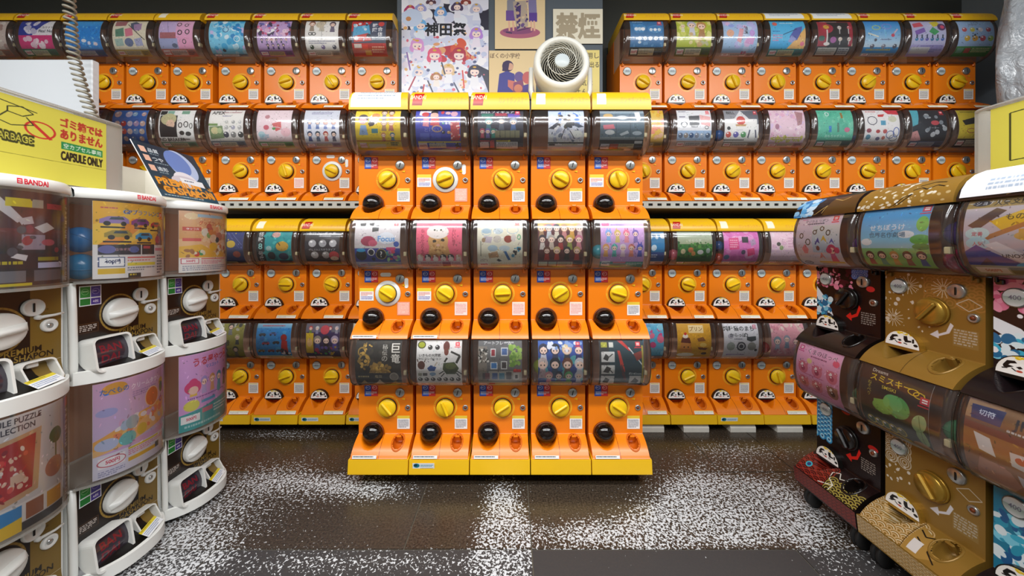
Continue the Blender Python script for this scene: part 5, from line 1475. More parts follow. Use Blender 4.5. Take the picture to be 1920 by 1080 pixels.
DECO = {}
for st in ('gold', 'black', 'dark'):
    bm_ = M_GOLDBODY if st == 'gold' else M_BLACKGLOSS
    km = M_GOLDKNOB if st == 'gold' else M_BLACKGLOSS
    DECO[st] = dict(body={k: recolor(BODY_TOP[k], bm_) for k in ('mid', 'shelf')}, skin={r: skin_mesh('front_panel', deco_print(st, r), 'flap') for r in (1, 2)},
                    knob=recolor(KNOB_ME, km), grip=recolor(GRIP_ME, km), rim=recolor(RIM_ME, M_GOLDKNOB if st == 'gold' else M_BLACK), cap=cap_mesh('top_cap', deco_cap(st), TOPS['shelf'], 'shelf'),
                    flap=recolor(FLAP_ME, M_GOLDKNOB if st == 'gold' else M_BLACK), base=None, latch=recolor(LATCH_ME, bm_), cup=recolor(CUP_ME, bm_), tongue=recolor(TONGUE, bm_))
    pb = Pic(128, 48, '8f6c2c' if st == 'gold' else '1c1412')
    waves(pb, -4, 0, 104, 110, 7, ('c8a878', '8f6c2c', 'd8c8a8', '8f6c2c') if st == 'gold' else ('8a2c20', '3a100c', '7a2418', '3a100c'))
    DECO[st]['base'] = base_mesh('base_skirt', bm_, .05, -.006)
    f0, f1 = LIP + .0045, LIP - .0015
    DECO[st]['pattern'] = G().grid(lambda u, v: ((u - .5) * .233, -(f1 + (f0 - f1) * v), -.05 + .05 * v), 1, 1).mesh('skirt_pattern', print_mat('skirt_pattern_print', pb, .3))


def deco_unit(st, row, X, loc, label, key):
    D = DECO[st]
    what, pic = card(key, True)
    t = thing('capsule_machine', label + ' with ' + what, 'capsule machine', loc, -math.pi / 2, 'gold and black capsule machines of the right stand')
    tp = 'shelf' if row == 1 else 'mid'
    link('housing', D['body'][tp], t)
    link('front_panel', D['skin'][row], t)
    link('capsule_bin', LINING_ME[tp], t)
    link('display_card', display_card_mesh('display_card', print_mat('card_print', pic, .42), M_PAPER, TOPS[tp], -.098, .072, ylo=.2), t)
    c = link('clear_cover', COVER_ME[tp], t)
    for e in EDGE_ME[tp]:
        link('cover_rim', e, c)
    link('card_clip', TAB, t, (.096, -.066, .335))
    for s in (-1, 1):
        link('cover_latch', D['latch'], t, (s * .098, 0, .262))
    k = link('knob', D['knob'], t, (.009, -.001, .17), (0, -.9 if row == 1 else .95, 0))
    link('grip', D['grip'], k)
    link('knob_rim', D['rim'], k)
    co = link('coin_slot', COIN, t, (.06, 0, .231))
    link('slit', SLIT, co)
    lo = link('lock', LOCK, t, (.092, 0, .168))
    link('lock_core', LOCK_CORE, lo)
    rc = link('coin_return', D['cup'], t)
    link('return_tongue', D['tongue'], rc, (.062, -.017, .05), (.5, 0, 0))
    link('price_badge', PRICE_ME, t, (-.074, 0, .229))
    o = link('capsule_outlet', D['flap'], t, (-.055, -.002, .056))
    link('flap_print', FLAPPRINT_ME, o)
    if row == 1:
        link('top_cap', D['cap'], t)
        if st == 'dark':
            m = print_mat('cap_paper_print', Pic(160, 80, 'eef0f4').run('d 20 62 90 92 3 a8b8cc;d 60 40 95 48 1 d8a098;p 70 0 100 0 100 14 60 6 88c8b8'), .5)
            g = G()
            CP = [(.0845, .003), (.0785, .024), (.0665, .0425), (.0465, .0585), (.02, .0685), (-.03, .0695)]
            g.grid(lambda u, v: (-.11 + .215 * u, -CP[round(v * 5)][0], .455 + CP[round(v * 5)][1]), 1, 5)
            link('cap_paper', g.mesh('cap_paper', m), t)
    else:
        link('skirt_pattern', D['pattern'], link('base_skirt', D['base'], t))
        for s in (-1, 1):
            for y in (-.035, .2):
                cs = link('caster', CASTER_ME, t, (s * .088, y, -.132))
                cs.scale = (1.0, 1.0, 1.3)
    return t


RXP = 1.137
for st, yc, la, k1, k2 in (('black', 1.190, 'black patterned capsule machine', 'Q1', 'Q4'), ('gold', .9512, 'gold capsule machine', 'Q2', 'Q5'), ('dark', .7125, 'black and pink capsule machine', 'Q3', 'Q6')):
    deco_unit(st, 1, RXP, (RXP, yc, .604), la, k1)
    deco_unit(st, 2, RXP, (RXP, yc, .132), la, k2)

# ------------------------------------------------------------------ premium machines, left stand (white shell, bowed front)
PW = .2475
PHW = .1215


def bow(x, amp=.068):
    return .014 + amp * max(0.0, 1 - (abs(x) / .1235) ** 2.6)


def bow_strip(g, h0, h1, xw, amp, inset=0.0, n=18, mi=0, close=True):
    """a bowed front wall from h0 to h1"""
    g.grid(lambda u, v: (-xw + 2 * xw * u, -(bow(-xw + 2 * xw * u, amp) - inset), h0 + (h1 - h0) * v), n, 1, mi=mi)
    return g


def premium_skin(name, m):
    ss = [0, .04, .1, .18, .27, .36, .42, .5, .7, 1]

    def prof(v, x):
        # v 0..: rim top (h .045) -> foot of panel (h .10) -> dome bottom (.275)
        if v < .36:
            t = v / .36
            e = (1 - t) ** 2.2
            return (bow(x) - .010) * e, .034 + .051 * t ** 1.1
        return 0.0, .085 + (.272 - .085) * (v - .36) / .64
    xw = PHW - .004

    def fn(u, v):
        x = -xw + 2 * xw * u
        d, h = prof(v, x)
        return (x, -d, h)
    return G().grid(fn, 18, 0, vs_=ss).mesh(name, m)


def prem_print():
    p = Pic(360, 400, '1d110c')
    xw = PHW - .004
    fx = lambda x: (x / (2 * xw) + .5) * 100

    def fy(h):
        v = .36 * ((h - .034) / .051) if h < .085 else .36 + .64 * (h - .085) / .187
        return 100 * (1 - v)
    p.grad(0, 0, 100, 100, '22140d', '0d0908')
    p.rect(fx(.058), 0, 100, 100, '7a6026')
    kx, ky = fx(.002), fy(.176)
    r = .05 / (2 * xw) * 100
    p.ell(kx, ky, r, r, '8a6d2e')
    p.ell(kx, ky, r * .9, r * .9, '1d110c')
    for a in range(0, 360, 12):
        q = math.radians(a)
        p.ell(kx + math.cos(q) * r * .95, ky + math.sin(q) * r * .95 * 360 / 400, 1.5, .9, '9a7c38', rot=q + 1.57)
    p.text(fx(.004), fy(.126), 5.2, '8f742e', 'PREMIUM', 1.5)
    p.text(fx(.004), fy(.109), 5.2, '8f742e', 'GASHAPON', 1.5)
    x0 = fx(.058)
    # the letters turn dark where they run over the gold band
    q = p.a[:, int(p.X(x0)):]
    top, bot = int(p.Y(fy(.129))), int(p.Y(fy(.09)))
    seg = q[top:bot]
    gold = np.array(hexc('8f742e'), np.float32)
    msk = np.abs(seg - gold).sum(-1) < .02
    seg[msk] = hexc('1a120a')
    p.rect(fx(-.098), fy(.158), fx(-.05), fy(.132), '6a4a2a')
    p.rect(fx(-.097), fy(.157), fx(-.051), fy(.133), '1d110c')
    p.dashes(fx(-.094), fy(.154), fx(-.054), fy(.135), 4, 'c8c0b8', 4)
    p.text(fx(.066), fy(.216), 1.8, '3a2a10', '100円玉専用', .2, maxw=20)
    p.text(fx(.066), fy(.207), 1.8, '3a2a10', '返却レバー', .2, maxw=20)
    p.line(0, fy(.082), 100, fy(.082), .5, 'c8c4bc')
    return print_mat('brown_and_gold_panel_print', p, .3)


PREM_SKIN = premium_skin('front_panel', prem_print())


def prem_body():
    g = G()
    # back box
    g.box((0, .13, .1365), (2 * PHW, .258, .272))
    g.box((0, .2, .4), (2 * PHW, .118, .26))
    # rim: outside wall, top ledge, underside
    bow_strip(g, 0, .034, PHW, .068)
    n = 18
    for k in range(n):
        xa, xb = -PHW + 2 * PHW * k / n, -PHW + 2 * PHW * (k + 1) / n
        A, B = bow(xa), bow(xb)
        g.add([(xa, -A, .034), (xb, -B, .034), (xb, -B + .011, .0355), (xa, -A + .011, .0355)], [(0, 1, 2, 3)], True)
        g.add([(xa, -A, 0), (xb, -B, 0), (xb, .02, 0), (xa, .02, 0)], [(0, 3, 2, 1)])
    for s in (-1, 1):
        xs = s * PHW
        g.add([(xs, .0, 0), (xs, -bow(xs), 0), (xs, -bow(xs), .034), (xs, 0, .05)], [(0, 1, 2, 3) if s < 0 else (3, 2, 1, 0)])
    # white pillar on the near side that sweeps down into the rim
    pts = [(-PHW + .006, -.004, .275), (-PHW + .006, -.008, .2), (-PHW + .006, -.010, .12), (-PHW + .006, -.011, .07), (-PHW + .006, -.011, .045), (-PHW + .006, -.010, .015)]
    g.tube(pts, [.0085, .0085, .0085, .0085, .0085, .008], 8)
    return g.mesh('housing', M_WHITE)


PREM_BODY = prem_body()


def prem_cover(top):
    g = G()
    bow_strip(g, .279, top, PHW - .001, .07)
    for s in (-1, 1):
        xs = s * (PHW - .001)
        g.add([(xs, 0, .279), (xs, -bow(xs, .07), .279), (xs, -bow(xs, .07), top), (xs, 0, top)], [(0, 1, 2, 3) if s < 0 else (3, 2, 1, 0)])
    return g.mesh('clear_cover', M_CLEAR)


def prem_sill():
    g = G()
    n = 18
    for z in (.272, .279):
        for k in range(n):
            xa, xb = -PHW + 2 * PHW * k / n, -PHW + 2 * PHW * (k + 1) / n
            g.add([(xa, -bow(xa, .07), z), (xb, -bow(xb, .07), z), (xb, .13, z), (xa, .13, z)], [(0, 1, 2, 3) if z > .275 else (3, 2, 1, 0)])
    bow_strip(g, .272, .279, PHW, .07)
    return g.mesh('dome_sill', M_BINCLEAR)


def prem_card(m, top, x0=-.098, x1=.072, lo=.284):
    g = G()
    f = lambda u, v: (x0 + (x1 - x0) * u, -(bow(x0 + (x1 - x0) * u, .07) - .0045), lo + (top - .006 - lo) * v)
    g.grid(f, 12, 1)
    g.grid(lambda u, v: (f(u, v)[0], f(u, v)[1] + .0008, f(u, v)[2]), 12, 1, mi=1)
    return g.mesh('display_card', m, M_PAPER)


def prem_cap():
    g = G()
    z0, z1 = .506, .534
    rows = [(z0, 0.0), (z0 + .004, .004), (z1 - .008, .003), (z1, -.006)]
    n = 18
    vs, uvs = [], []
    for z, off in rows:
        for k in range(n + 1):
            x = -PHW + 2 * PHW * k / n
            vs.append((x, -(bow(x, .072) + off), z))
            uvs.append((k / n, (z - z0) / (z1 - z0)))
    fs = [(j * (n + 1) + k, j * (n + 1) + k + 1, (j + 1) * (n + 1) + k + 1, (j + 1) * (n + 1) + k) for j in range(3) for k in range(n)]
    g.add(vs, fs, True, uvs)
    for k in range(n):
        xa, xb = -PHW + 2 * PHW * k / n, -PHW + 2 * PHW * (k + 1) / n
        g.add([(xa, -bow(xa, .072) + .006, z1), (xb, -bow(xb, .072) + .006, z1), (xb, .26, z1 + .004), (xa, .26, z1 + .004)], [(0, 1, 2, 3)], uvs=[(0, .02)] * 4)
        g.add([(xa, -bow(xa, .072), z0), (xb, -bow(xb, .072), z0), (xb, .26, z0), (xa, .26, z0)], [(3, 2, 1, 0)], uvs=[(0, .02)] * 4)
    for s in (-1, 1):
        xs = s * PHW
        g.add([(xs, -bow(xs, .072), z0), (xs, .26, z0), (xs, .26, z1 + .004), (xs, -bow(xs, .072) + .006, z1)], [(3, 2, 1, 0) if s < 0 else (0, 1, 2, 3)], uvs=[(0, .02)] * 4)
    p = Pic(640, 64, 'e9e9e4')
    p.rect(39, 26, 42.4, 70, 'd8283a')
    p.rect(39.7, 38, 41.8, 45, 'e9e9e4')
    p.rect(39.7, 54, 41.8, 61, 'e9e9e4')
    p.text(43.6, 26, 44, 'd8283a', 'BANDAI', 1.6, maxw=17)
    return g.mesh('top_cap', print_mat('white_cap_print', p, .35))


PREM_CAP = prem_cap()
PREM_SILL = prem_sill()
PREM_COVER = {k: prem_cover(v) for k, v in (('top', .506), ('mid', .5545))}
PREM_LIN = {}
for k, v in (('top', .504), ('mid', .553)):
    g = G()
    g.add([(-PHW + .002, .139, .28), (PHW - .002, .139, .28), (PHW - .002, .139, v), (-PHW + .002, .139, v)], [(0, 1, 2, 3)])
    PREM_LIN[k] = g.mesh('capsule_bin', M_DARKBROWN)


def rrect(cx, cz, w_, h_, r, n=5):
    out = []
    for q, (sx, sz) in enumerate(((1, 1), (-1, 1), (-1, -1), (1, -1))):
        for k in range(n + 1):
            a = math.pi / 2 * (q + k / n)
            out.append((cx + sx * (w_ / 2 - r) + r * math.cos(a), cz + sz * (h_ / 2 - r) + r * math.sin(a)))
    return out


def prem_outlet():
    """white rounded frame that leans forward, smoked flap inside"""
    g = G()
    o = rrect(0, 0, .098, .098, .016)
    i = rrect(0, 0, .087, .087, .012)
    n = len(o)
    def P(q, y, top=0.0):
        return [(x, y, z) for x, z in q]
    F = P(o, -.034)
    FI = P(i, -.034)
    Bk = P(o, .03)
    BI = P(i, .012)
    vs = F + FI + Bk + BI
    fs = []
    for k in range(n):
        j = (k + 1) % n
        fs.append((k, n + k, n + j, j))
        fs.append((k, j, 2 * n + j, 2 * n + k))
        fs.append((n + k, 3 * n + k, 3 * n + j, n + j))
    g.add(vs, fs)
    frame = g.mesh('capsule_outlet', M_WHITE)
    p = Pic(128, 128, '37303a')
    p.text(22, 22, 24, '7a2430', 'BAN', 1.8, maxw=60)
    p.text(22, 54, 24, '7a2430', 'DAI', 1.8, maxw=60)
    p.ell(50, 52, 48, 48, '383438', ring=1.2)
    g = G()
    g.grid(lambda u, v: ((u - .5) * .087, -.012 - .012 * math.sin(math.pi * v), (v - .5) * .087), 2, 8)
    flap = g.mesh('flap', print_mat('smoked_flap_print', p, .15, coat=.5))
    return frame, flap


PO_FRAME, PO_FLAP = prem_outlet()


def prem_return():
    g = G()
    o = rrect(0, 0, .068, .062, .014)
    i = rrect(0, 0, .060, .054, .011)
    n = len(o)
    vs = [(x, -.026 if z < 0 else -.012, z) for x, z in o] + [(x, -.026 if z < 0 else -.012, z) for x, z in i] + [(x, .02, z) for x, z in o] + [(x, .014, z) for x, z in i]
    fs = []
    for k in range(n):
        j = (k + 1) % n
        fs += [(k, n + k, n + j, j), (k, j, 2 * n + j, 2 * n + k), (n + k, 3 * n + k, 3 * n + j, n + j)]
    fs.append(tuple(range(3 * n, 4 * n)))
    g.add(vs, fs)
    g.box((-.004, .004, .02), (.022, .012, .012), .002)
    return g.mesh('coin_return', M_WHITE)


PREM_RET = prem_return()
PREM_KNOB = G().lathe([(.043, 0), (.043, .010), (.041, .015), (.03, .017), (0, .0172)], 32, RX).mesh('knob', M_WHITE)
gg = G()
for k in range(9):
    x = -.042 + .0105 * k
gg.grid(lambda u, v: ((u - .5) * .08, -.0165 - .017 * (1 - abs(2 * u - 1) ** 4) * math.sin(math.pi * v) ** .5, (v - .5) * .021), 10, 8)
PREM_GRIP = gg.mesh('grip', M_WHITE)
PREM_COIN = G().lathe([(.0215, 0), (.0215, .005), (.0185, .007), (.0165, .004), (0, .004)], 24, RX).mesh('coin_slot', M_WHITE)
PREM_COINFACE = G().box((0, -.005, 0), (.004, .003, .022), .001).mesh('slit', M_BLACK)
PREM_BTN = G().lathe([(.0165, 0), (.0165, .005), (.0125, .008), (.008, .003), (0, .003)], 20, RX).mesh('return_button', M_WHITE)
PREM_BTN2 = G().lathe([(.006, .003), (.006, .006), (0, .0065)], 14, RX).mesh('button_core', M_STEEL)
g = G()
g.tube([(-.02, -.004, -.002), (-.008, -.008, 0), (.008, -.012, .001), (.026, -.010, .003)], [.0045, .004, .0032, .003], 7)
g.lathe([(.006, 0), (.006, .008), (0, .009)], 12, Matrix.Translation((-.018, 0, -.001)) @ RX)
PREM_LEVER = g.mesh('return_lever', M_WHITE)
ST_PREM = print_mat('green_purple_sticker_print', Pic(96, 108).run('r 0 0 100 100 e8eaee;r 4 4 49 58 2c8a3c;r 52 4 96 58 4a4498;o 26 30 17 17 2.5 8ac888;o 74 30 17 17 2.5 a098d0;d 14 26 40 34 1 b8e0b0;d 62 26 88 34 1 c8c0e8;r 4 64 49 96 1f7a34;r 52 64 96 96 4a3a90;T 74 72 16 e8e0f0 .8 4枚'), .35)
ST_TRAYP = print_mat('yellow_head_strip_print', Pic(160, 64).run('r 0 0 100 100 eef0f2;r 0 0 100 30 e0cc30;d 6 8 94 22 1 8a7a20;d 5 40 95 90 3 8a98b8'), .4)
PREM_ST = sheet(.052, .056).mesh('coin_sticker', ST_PREM)
PREM_TRST = sheet(.076, .03).mesh('tray_label', ST_TRAYP)
pg = Pic(64, 420, '8a6a38')
pg.rect(25, 1, 75, 9, 'c83028')
STRIP_TXT = 'PREMIUM GASHAPON'
gy = 11.0
for ch in STRIP_TXT:
    if ch != ' ':
        v_, t_, e_ = glyphs(ch, 1.4)
        hh = 5.0
        # the letters run down the band: turned a quarter to the right
        q = Pic(32, 32, '8a6a38', 2)
        q.text(50, 10, 76, 'ece6d8', ch, 1.4, 'c', maxw=92)
        blk = np.rot90(q.a, -1)
        yy = int(pg.Y(gy))
        step = 46
        ys = (np.arange(step) * blk.shape[0] / step).astype(int)
        x0_ = int(pg.W * .22)
        wdt = int(pg.W * .56)
        xs = (np.arange(wdt) * blk.shape[1] / wdt).astype(int)
        if yy + step < pg.H:
            pg.a[yy:yy + step, x0_:x0_ + wdt] = blk[ys][:, xs]
    gy += 5.45
M_BAND = print_mat('premium_band_print', pg, .35)


def band_mesh(top):
    g = G()
    x0, x1 = .0725, .0985
    f = lambda u, v: (x0 + (x1 - x0) * u, -(bow(x0 + (x1 - x0) * u, .07) - .0035), .284 + (top - .006 - .284) * v)
    g.grid(f, 3, 1)
    return g.mesh('lettered_band', M_BAND)


def prem_unit(row, loc, label, key, band):
    what, pic = card(key, True)
    t = thing('capsule_machine', label + ' with ' + what, 'capsule machine', loc, math.pi / 2, 'white framed capsule machines of the left stand')
    tp = 'top' if row == 1 else 'mid'
    tz = .506 if row == 1 else .5545
    link('housing', PREM_BODY, t)
    link('front_panel', PREM_SKIN, t)
    link('capsule_bin', PREM_LIN[tp], t)
    link('dome_sill', PREM_SILL, t)
    link('display_card', prem_card(print_mat('card_print', pic, .42), tz), t)
    if band:
        link('lettered_band', band_mesh(tz), t)
    link('clear_cover', PREM_COVER[tp], t)
    k = link('knob', PREM_KNOB, t, (.002, -.001, .176), (0, -.12 if row == 1 else -.3, 0))
    link('grip', PREM_GRIP, k)
    c = link('coin_slot', PREM_COIN, t, (.062, 0, .222))
    link('slit', PREM_COINFACE, c)
    link('return_lever', PREM_LEVER, t, (.088, 0, .197))
    b = link('return_button', PREM_BTN, t, (.092, 0, .172))
    link('button_core', PREM_BTN2, b)
    link('coin_sticker', PREM_ST, t, (-.07, -.0015, .236))
    o = link('capsule_outlet', PO_FRAME, t, (-.053, -.018, .068), (-.16, 0, 0))
    link('flap', PO_FLAP, o)
    link('coin_return', PREM_RET, t, (.058, -.014, .062), (-.12, 0, 0))
    link('tray_label', PREM_TRST, t, (.048, -.052, .047), (-.95, 0, .35))
    if row == 1:
        link('top_cap', PREM_CAP, t)
    else:
        for s in (-1, 1):
            for y in (.0, .2):
                cs = link('caster', CASTER_ME, t, (s * .085, y, -.02))
                cs.scale = (.8, .8, .36)
    return t


LXP = -1.19
for yc, la, k1, k2, b in ((.8045, 'white framed brown capsule machine', 'P1', 'P4', True), (1.055, 'white framed brown capsule machine', 'P2', 'P5', False), (1.3025, 'white framed brown capsule machine', 'P3', 'P6', False)):
    prem_unit(1, (LXP, yc, .575), la, k1, b)
    prem_unit(2, (LXP, yc, .02), la, k2, b)

# capsules that show through the clear covers
CAPS_ME = {}


def capsule(col, loc, r, label, group='capsules inside the clear covers'):
    if col not in CAPS_ME:
        m = mat('capsule_plastic', col, .22, noise=.03)
        n = 9
        CAPS_ME[col] = G().lathe([(math.sin(math.pi * k / 12), math.cos(math.pi * k / 12)) for k in range(13)], 20).lathe([(1.0, -.03), (1.03, -.03), (1.03, .03), (1.0, .03)], 20).mesh('capsule', m)
    o = thing('capsule', label, 'capsule', loc, rnd.uniform(0, 3), group, CAPS_ME[col])
    o.scale = (r, r, r)
    o.rotation_euler = (rnd.uniform(-.6, .6), rnd.uniform(-.6, .6), 0)


capsule('1c6aa8', (-1.205, .976, .968), .036, 'upper blue capsule beside the toy car card')
capsule('1470a0', (-1.205, .976, .893), .036, 'lower blue capsule beside the toy car card')
capsule('b8c4cc', (-1.185, 1.046, .925), .042, 'grey white capsule behind the toy car card')
for col, y, z, lab in (('5a2a78', 1.19, .955, 'purple capsule beside the ribbon wand card'), ('43306a', .9512, .982, 'purple capsule beside the meadow card'), ('8a2440', .9512, .912, 'crimson capsule beside the meadow card'),
                       ('4a7a58', .9512, .48, 'green capsule beside the green sprout card'), ('5a8060', 1.19, .47, 'green capsule beside the bear face card')):
    capsule(col, (1.128, y - .077, z), .032, lab)
for col, x, y, z, lab in (('2868b0', RXS[5] + .077, 1.85, 1.52, 'blue capsule between mint green card and white bracelet card'), ('2a6cc0', RXS[3] - .077, 1.85, 1.54, 'blue capsule left of the red bell card'),
                          ('2a5a9c', RXS[3] - .077, 1.85, .955, 'blue capsule left of the hot pink card'), ('b84838', RXS[3] - .077, 1.85, .89, 'red capsule left of the hot pink card'),
                          ('a83030', RXS[4] - .077, 1.85, .42, 'red capsule left of the pink card of grey figures'), ('c86878', RXS[2] - .077, 1.85, .91, 'pink capsule left of the green meadow card'),
                          ('3aa0b0', CX[4] - .077, 1.43, .93, 'teal capsule left of the lilac bunny card'), ('8a9a20', CX[3] - .077, 1.43, .46, 'olive capsule left of the blue crowded card')):
    capsule(col, (x, y, z), .029, lab)
# ------------------------------------------------------------------ shelf boards, feet, wall papers, fan, bins, board, cord
M_SHELF = mat('grey_shelf_steel', 'c9c8bd', .42, metal=.2, noise=.03)
M_SHADOW = mat('slot_shade_black', '14120f', .7)  # near-black that paints the shade inside the rail slots


def shelf_rail(name, label, x0, x1):
    t = thing(name, label, 'shelf', ((x0 + x1) / 2, ZP, 1.15))
    wd = x1 - x0
    link('board', G().box((0, .1, .019), (wd, .36, .03)).mesh('board', M_SHELF), t)
    g = G()
    # price rail in front: two lips and the bars between its slots
    g.box((0, -.083, .0285), (wd, .006, .011))
    g.box((0, -.085, .004), (wd, .008, .012))
    n = int(wd / .0455)
    for k in range(n):
        g.box((-wd / 2 + (k + .5) * wd / n, -.084, .0165), (wd / n - .022, .006, .014))
    link('price_rail', g.mesh('price_rail', M_SHELF), t)
    link('slot_shade', G().box((0, -.0795, .0165), (wd, .002, .016)).mesh('slot_shade', M_SHADOW), t)
    return t


shelf_rail('wall_shelf', 'grey steel shelf board with slotted edge under the left wall machines', -2.8, -.61)
shelf_rail('wall_shelf', 'grey steel shelf board with slotted edge under the right wall machines', .57, 2.5)
# low dark plinths the floor rows stand on
for lab, x0, x1 in (('dark plinth under the floor row of left wall machines', -1.6, -.61), ('dark plinth under the floor row of right wall machines', .575, 1.775)):
    t = thing('plinth', lab, 'plinth', ((x0 + x1) / 2, ZP + .13, 0), 0, None, G().box((0, 0, .02), (x1 - x0, .22, .04), .003).mesh('plinth', M_BLACK))
# pale foam wedges on the floor
M_FOAM = mat('pale_foam', 'dcd8cd', .75, noise=.06, nscale=30, bump=.1)
g = G()
prof = [(-.06, 0), (-.06, .022), (-.052, .036), (-.03, .041), (.036, .041), (.036, 0)]
for s in (-1, 1):
    r_ = [(s * .065, y, z) for y, z in prof]
    g.add(r_, [tuple(range(6)) if s > 0 else tuple(range(6))[::-1]])
for k in range(6):
    (a, b), (c, d) = prof[k], prof[(k + 1) % 6]
    g.add([(-.065, a, b), (.065, a, b), (.065, c, d), (-.065, c, d)], [(0, 1, 2, 3)])
WEDGE = g.mesh('foam_wedge', M_FOAM)
for x, lab in ((.715, 'pale foam wedge on the floor beside the centre stack'), (.945, 'pale foam wedge on the floor under the pudding card machine'),
               (1.185, 'pale foam wedge under the machine with black brush lettering'), (1.425, 'pale foam wedge under the pink card machine near black machine')):
    thing('foam_wedge', lab, 'foam block', (x, 1.85, .0005), 0, 'foam wedges under the right wall machines', WEDGE)

# papers on the slate pillar ---------------------------------------------------------------
def pw(px, y, Y):
    """photo column and row at depth Y"""
    return (px - 960) * Y / 655, CAM_H + (465 - y) * Y / 655


def paper(name, label, cat, px0, y0, px1, y1, Y, pic, rough=.5, edge=None, rz=0.0):
    (xa, za), (xb, zb) = pw(px0, y0, Y), pw(px1, y1, Y)
    m = print_mat(name + '_print', pic, rough)
    o = thing(name, label, cat, ((xa + xb) / 2, Y, (za + zb) / 2), 0, None, card_mesh(name, xb - xa, za - zb, m, edge or M_PAPER))
    o.rotation_euler = (0, rz, 0)
    return o


PY = PILLAR_Y - .004
pp = Pic(340, 460, 'dfe4f6')
pp.rect(0, 0, 100, 34, '2c2c40')
pp.scatter(0, 2, 100, 30, 30, 5, 13, 80, ('e6e8f8', 'd0d6f0', 'eef0fa'))
pp.rect(0, 34, 100, 100, 'dde2f6')
pp.scatter(0, 24, 100, 100, 240, 3, 9, 81, ('eef0fb', 'd3d9f2', 'e6ecfa', 'f4f4fc', 'c4cdec', 'e9e2f2'))
pp.poly([86, 68, 100, 74, 100, 96, 94, 82], '2c3048')
pp.poly([40, 52, 66, 48, 84, 62, 60, 66], 'b83040')
pp.scatter(40, 46, 84, 64, 16, 3, 7, 82, ('c83a48', 'd8583c', 'e0a070', 'a82840'))
for cx, cy, h, hair, bd in ((10, 14, 24, 'b03868', 'e8d8ec'), (22, 12, 22, '9aa0d8', 'e8ecf8'), (45, 16, 26, '6aa0e0', 'e2e8f8'), (64, 11, 24, '4a3a60', 'e8e8f6'), (86, 13, 26, 'b8bcd8', 'e4e8f8'), (74, 6, 16, '8a3830', 'd8d8ec'), (34, 6, 14, '5a3a48', 'd8dcf0'),
                          (22, 30, 30, '70b4ec', 'dde8f8'), (86, 38, 30, 'b88ae0', 'ece4f6'), (18, 50, 34, 'd89ad8', 'e8e0f4'), (38, 60, 36, 'e05a80', 'e6ecfa'), (66, 60, 36, 'b02c48', 'eceef8'), (84, 76, 32, '343450', 'eceef8'), (54, 74, 30, 'e0c090', 'eef0fa'), (20, 76, 30, 'ccd8f0', 'eef2fb'), (40, 80, 22, 'b07a50', 'f0e8e4'), (70, 88, 28, 'e0e4f2', 'f0f2fc')):
    h *= .66
    pp.ell(cx - 4, cy + h * .05, h * .2, h * .3, hair, rot=.3)
    pp.ell(cx + 4, cy + h * .05, h * .18, h * .28, hair, rot=-.3)
    pp.fig(cx, cy + 3, h, hair, bd, 'f8e0d8', False)
    pp.poly([cx - h * .2, cy - h * .12, cx - h * .16, cy - h * .24, cx + h * .16, cy - h * .24, cx + h * .2, cy - h * .1, cx, cy - h * .13], hair)
    pp.ell(cx, cy - h * .24, h * .1, h * .06, 'd8a83a')
pp.scatter(0, 30, 100, 100, 90, .8, 2.2, 83, ('b0b8e0', 'd86a80', '7a88b8', 'e0b070', '58608a', 'c85060'))
for a, b, c, d, q in ((8, 94, 16, 80, 'a83048'), (36, 96, 30, 84, '38405a'), (66, 96, 60, 86, '3a4468'), (6, 56, 10, 74, '8a68b0'), (46, 66, 50, 78, '38405a'), (70, 74, 72, 92, 'd84a48'), (24, 98, 26, 88, 'c03040')):
    pp.line(a, b, c, d, 1.6, q)
pp.ell(12, 22, 12, 12, 'c8d8f4')
pp.ell(8, 23, 3, 3, 'c88a58')
pp.text(27, 27, 13, 'e8ecfa', '神田祭', 2.8, maxw=48)
pp.text(27, 27, 13, '101420', '神田祭', 2.0, maxw=48)
paper('festival_poster', 'large festival poster crowded with white robed figures and black brush lettering', 'poster', 753, -8, 916, 181, PY, pp, .35)

bk = Pic(220, 260, 'ebd2a2')
bk.ell(50, 71, 40, 12, 'b0607c')
bk.ell(46, 68, 30, 7, '8a4a78')
bk.poly([24, 14, 40, 10, 42, 46, 24, 48], '8a8a98')
bk.poly([22, 32, 40, 32, 42, 50, 22, 50], '6a4a9a')
bk.poly([66, 4, 82, 6, 84, 44, 68, 44], '8078a8')
bk.poly([68, 36, 84, 36, 84, 52, 68, 52], '5a3a98')
bk.poly([36, 16, 64, 14, 66, 60, 44, 66, 38, 40], 'b8a898')
bk.poly([42, 26, 52, 22, 50, 62, 44, 66], '4a3474')
bk.scatter(38, 14, 66, 62, 26, 1.5, 4, 84, ('d8c0a0', '6a5088', 'c8a890', '3a3060'))
bk.ell(34, 4, 8, 7, '5a5a88')
bk.ell(56, 3, 7, 6, '6a4a58')
bk.ell(78, 4, 10, 6, 'c85a58')
for x in (28, 36, 72, 78):
    bk.line(x, 50, x + 1, 68, 3.4, 'e6b49a')
bk.line(44, 68, 72, 62, 1.6, '3a2c50')
bk.line(22, 70, 34, 72, 2.5, '3a2c58')
paper('picture_poster', 'beige picture poster of two children beside a post, above its smaller twin', 'poster', 928, -14, 1022, 92, PY - .002, bk, .55)
bk = Pic(200, 190, 'ebd2a2')
bk.text(2, 5, 11, '7a6450', 'ぼくの小学校', .8, maxw=92)
bk.ell(40, 32, 12, 11, '3e3058')
bk.ell(45, 33, 7, 7, 'd8a890')
bk.poly([30, 24, 44, 22, 40, 44, 28, 42], '3e3058')
bk.poly([22, 48, 38, 42, 54, 48, 56, 100, 16, 100], '4a4a98')
bk.poly([40, 60, 58, 64, 52, 84, 40, 74], 'd07a70')
bk.ell(64, 54, 10, 10, '6a5a98')
bk.poly([52, 66, 72, 60, 78, 100, 50, 100], '8a5078')
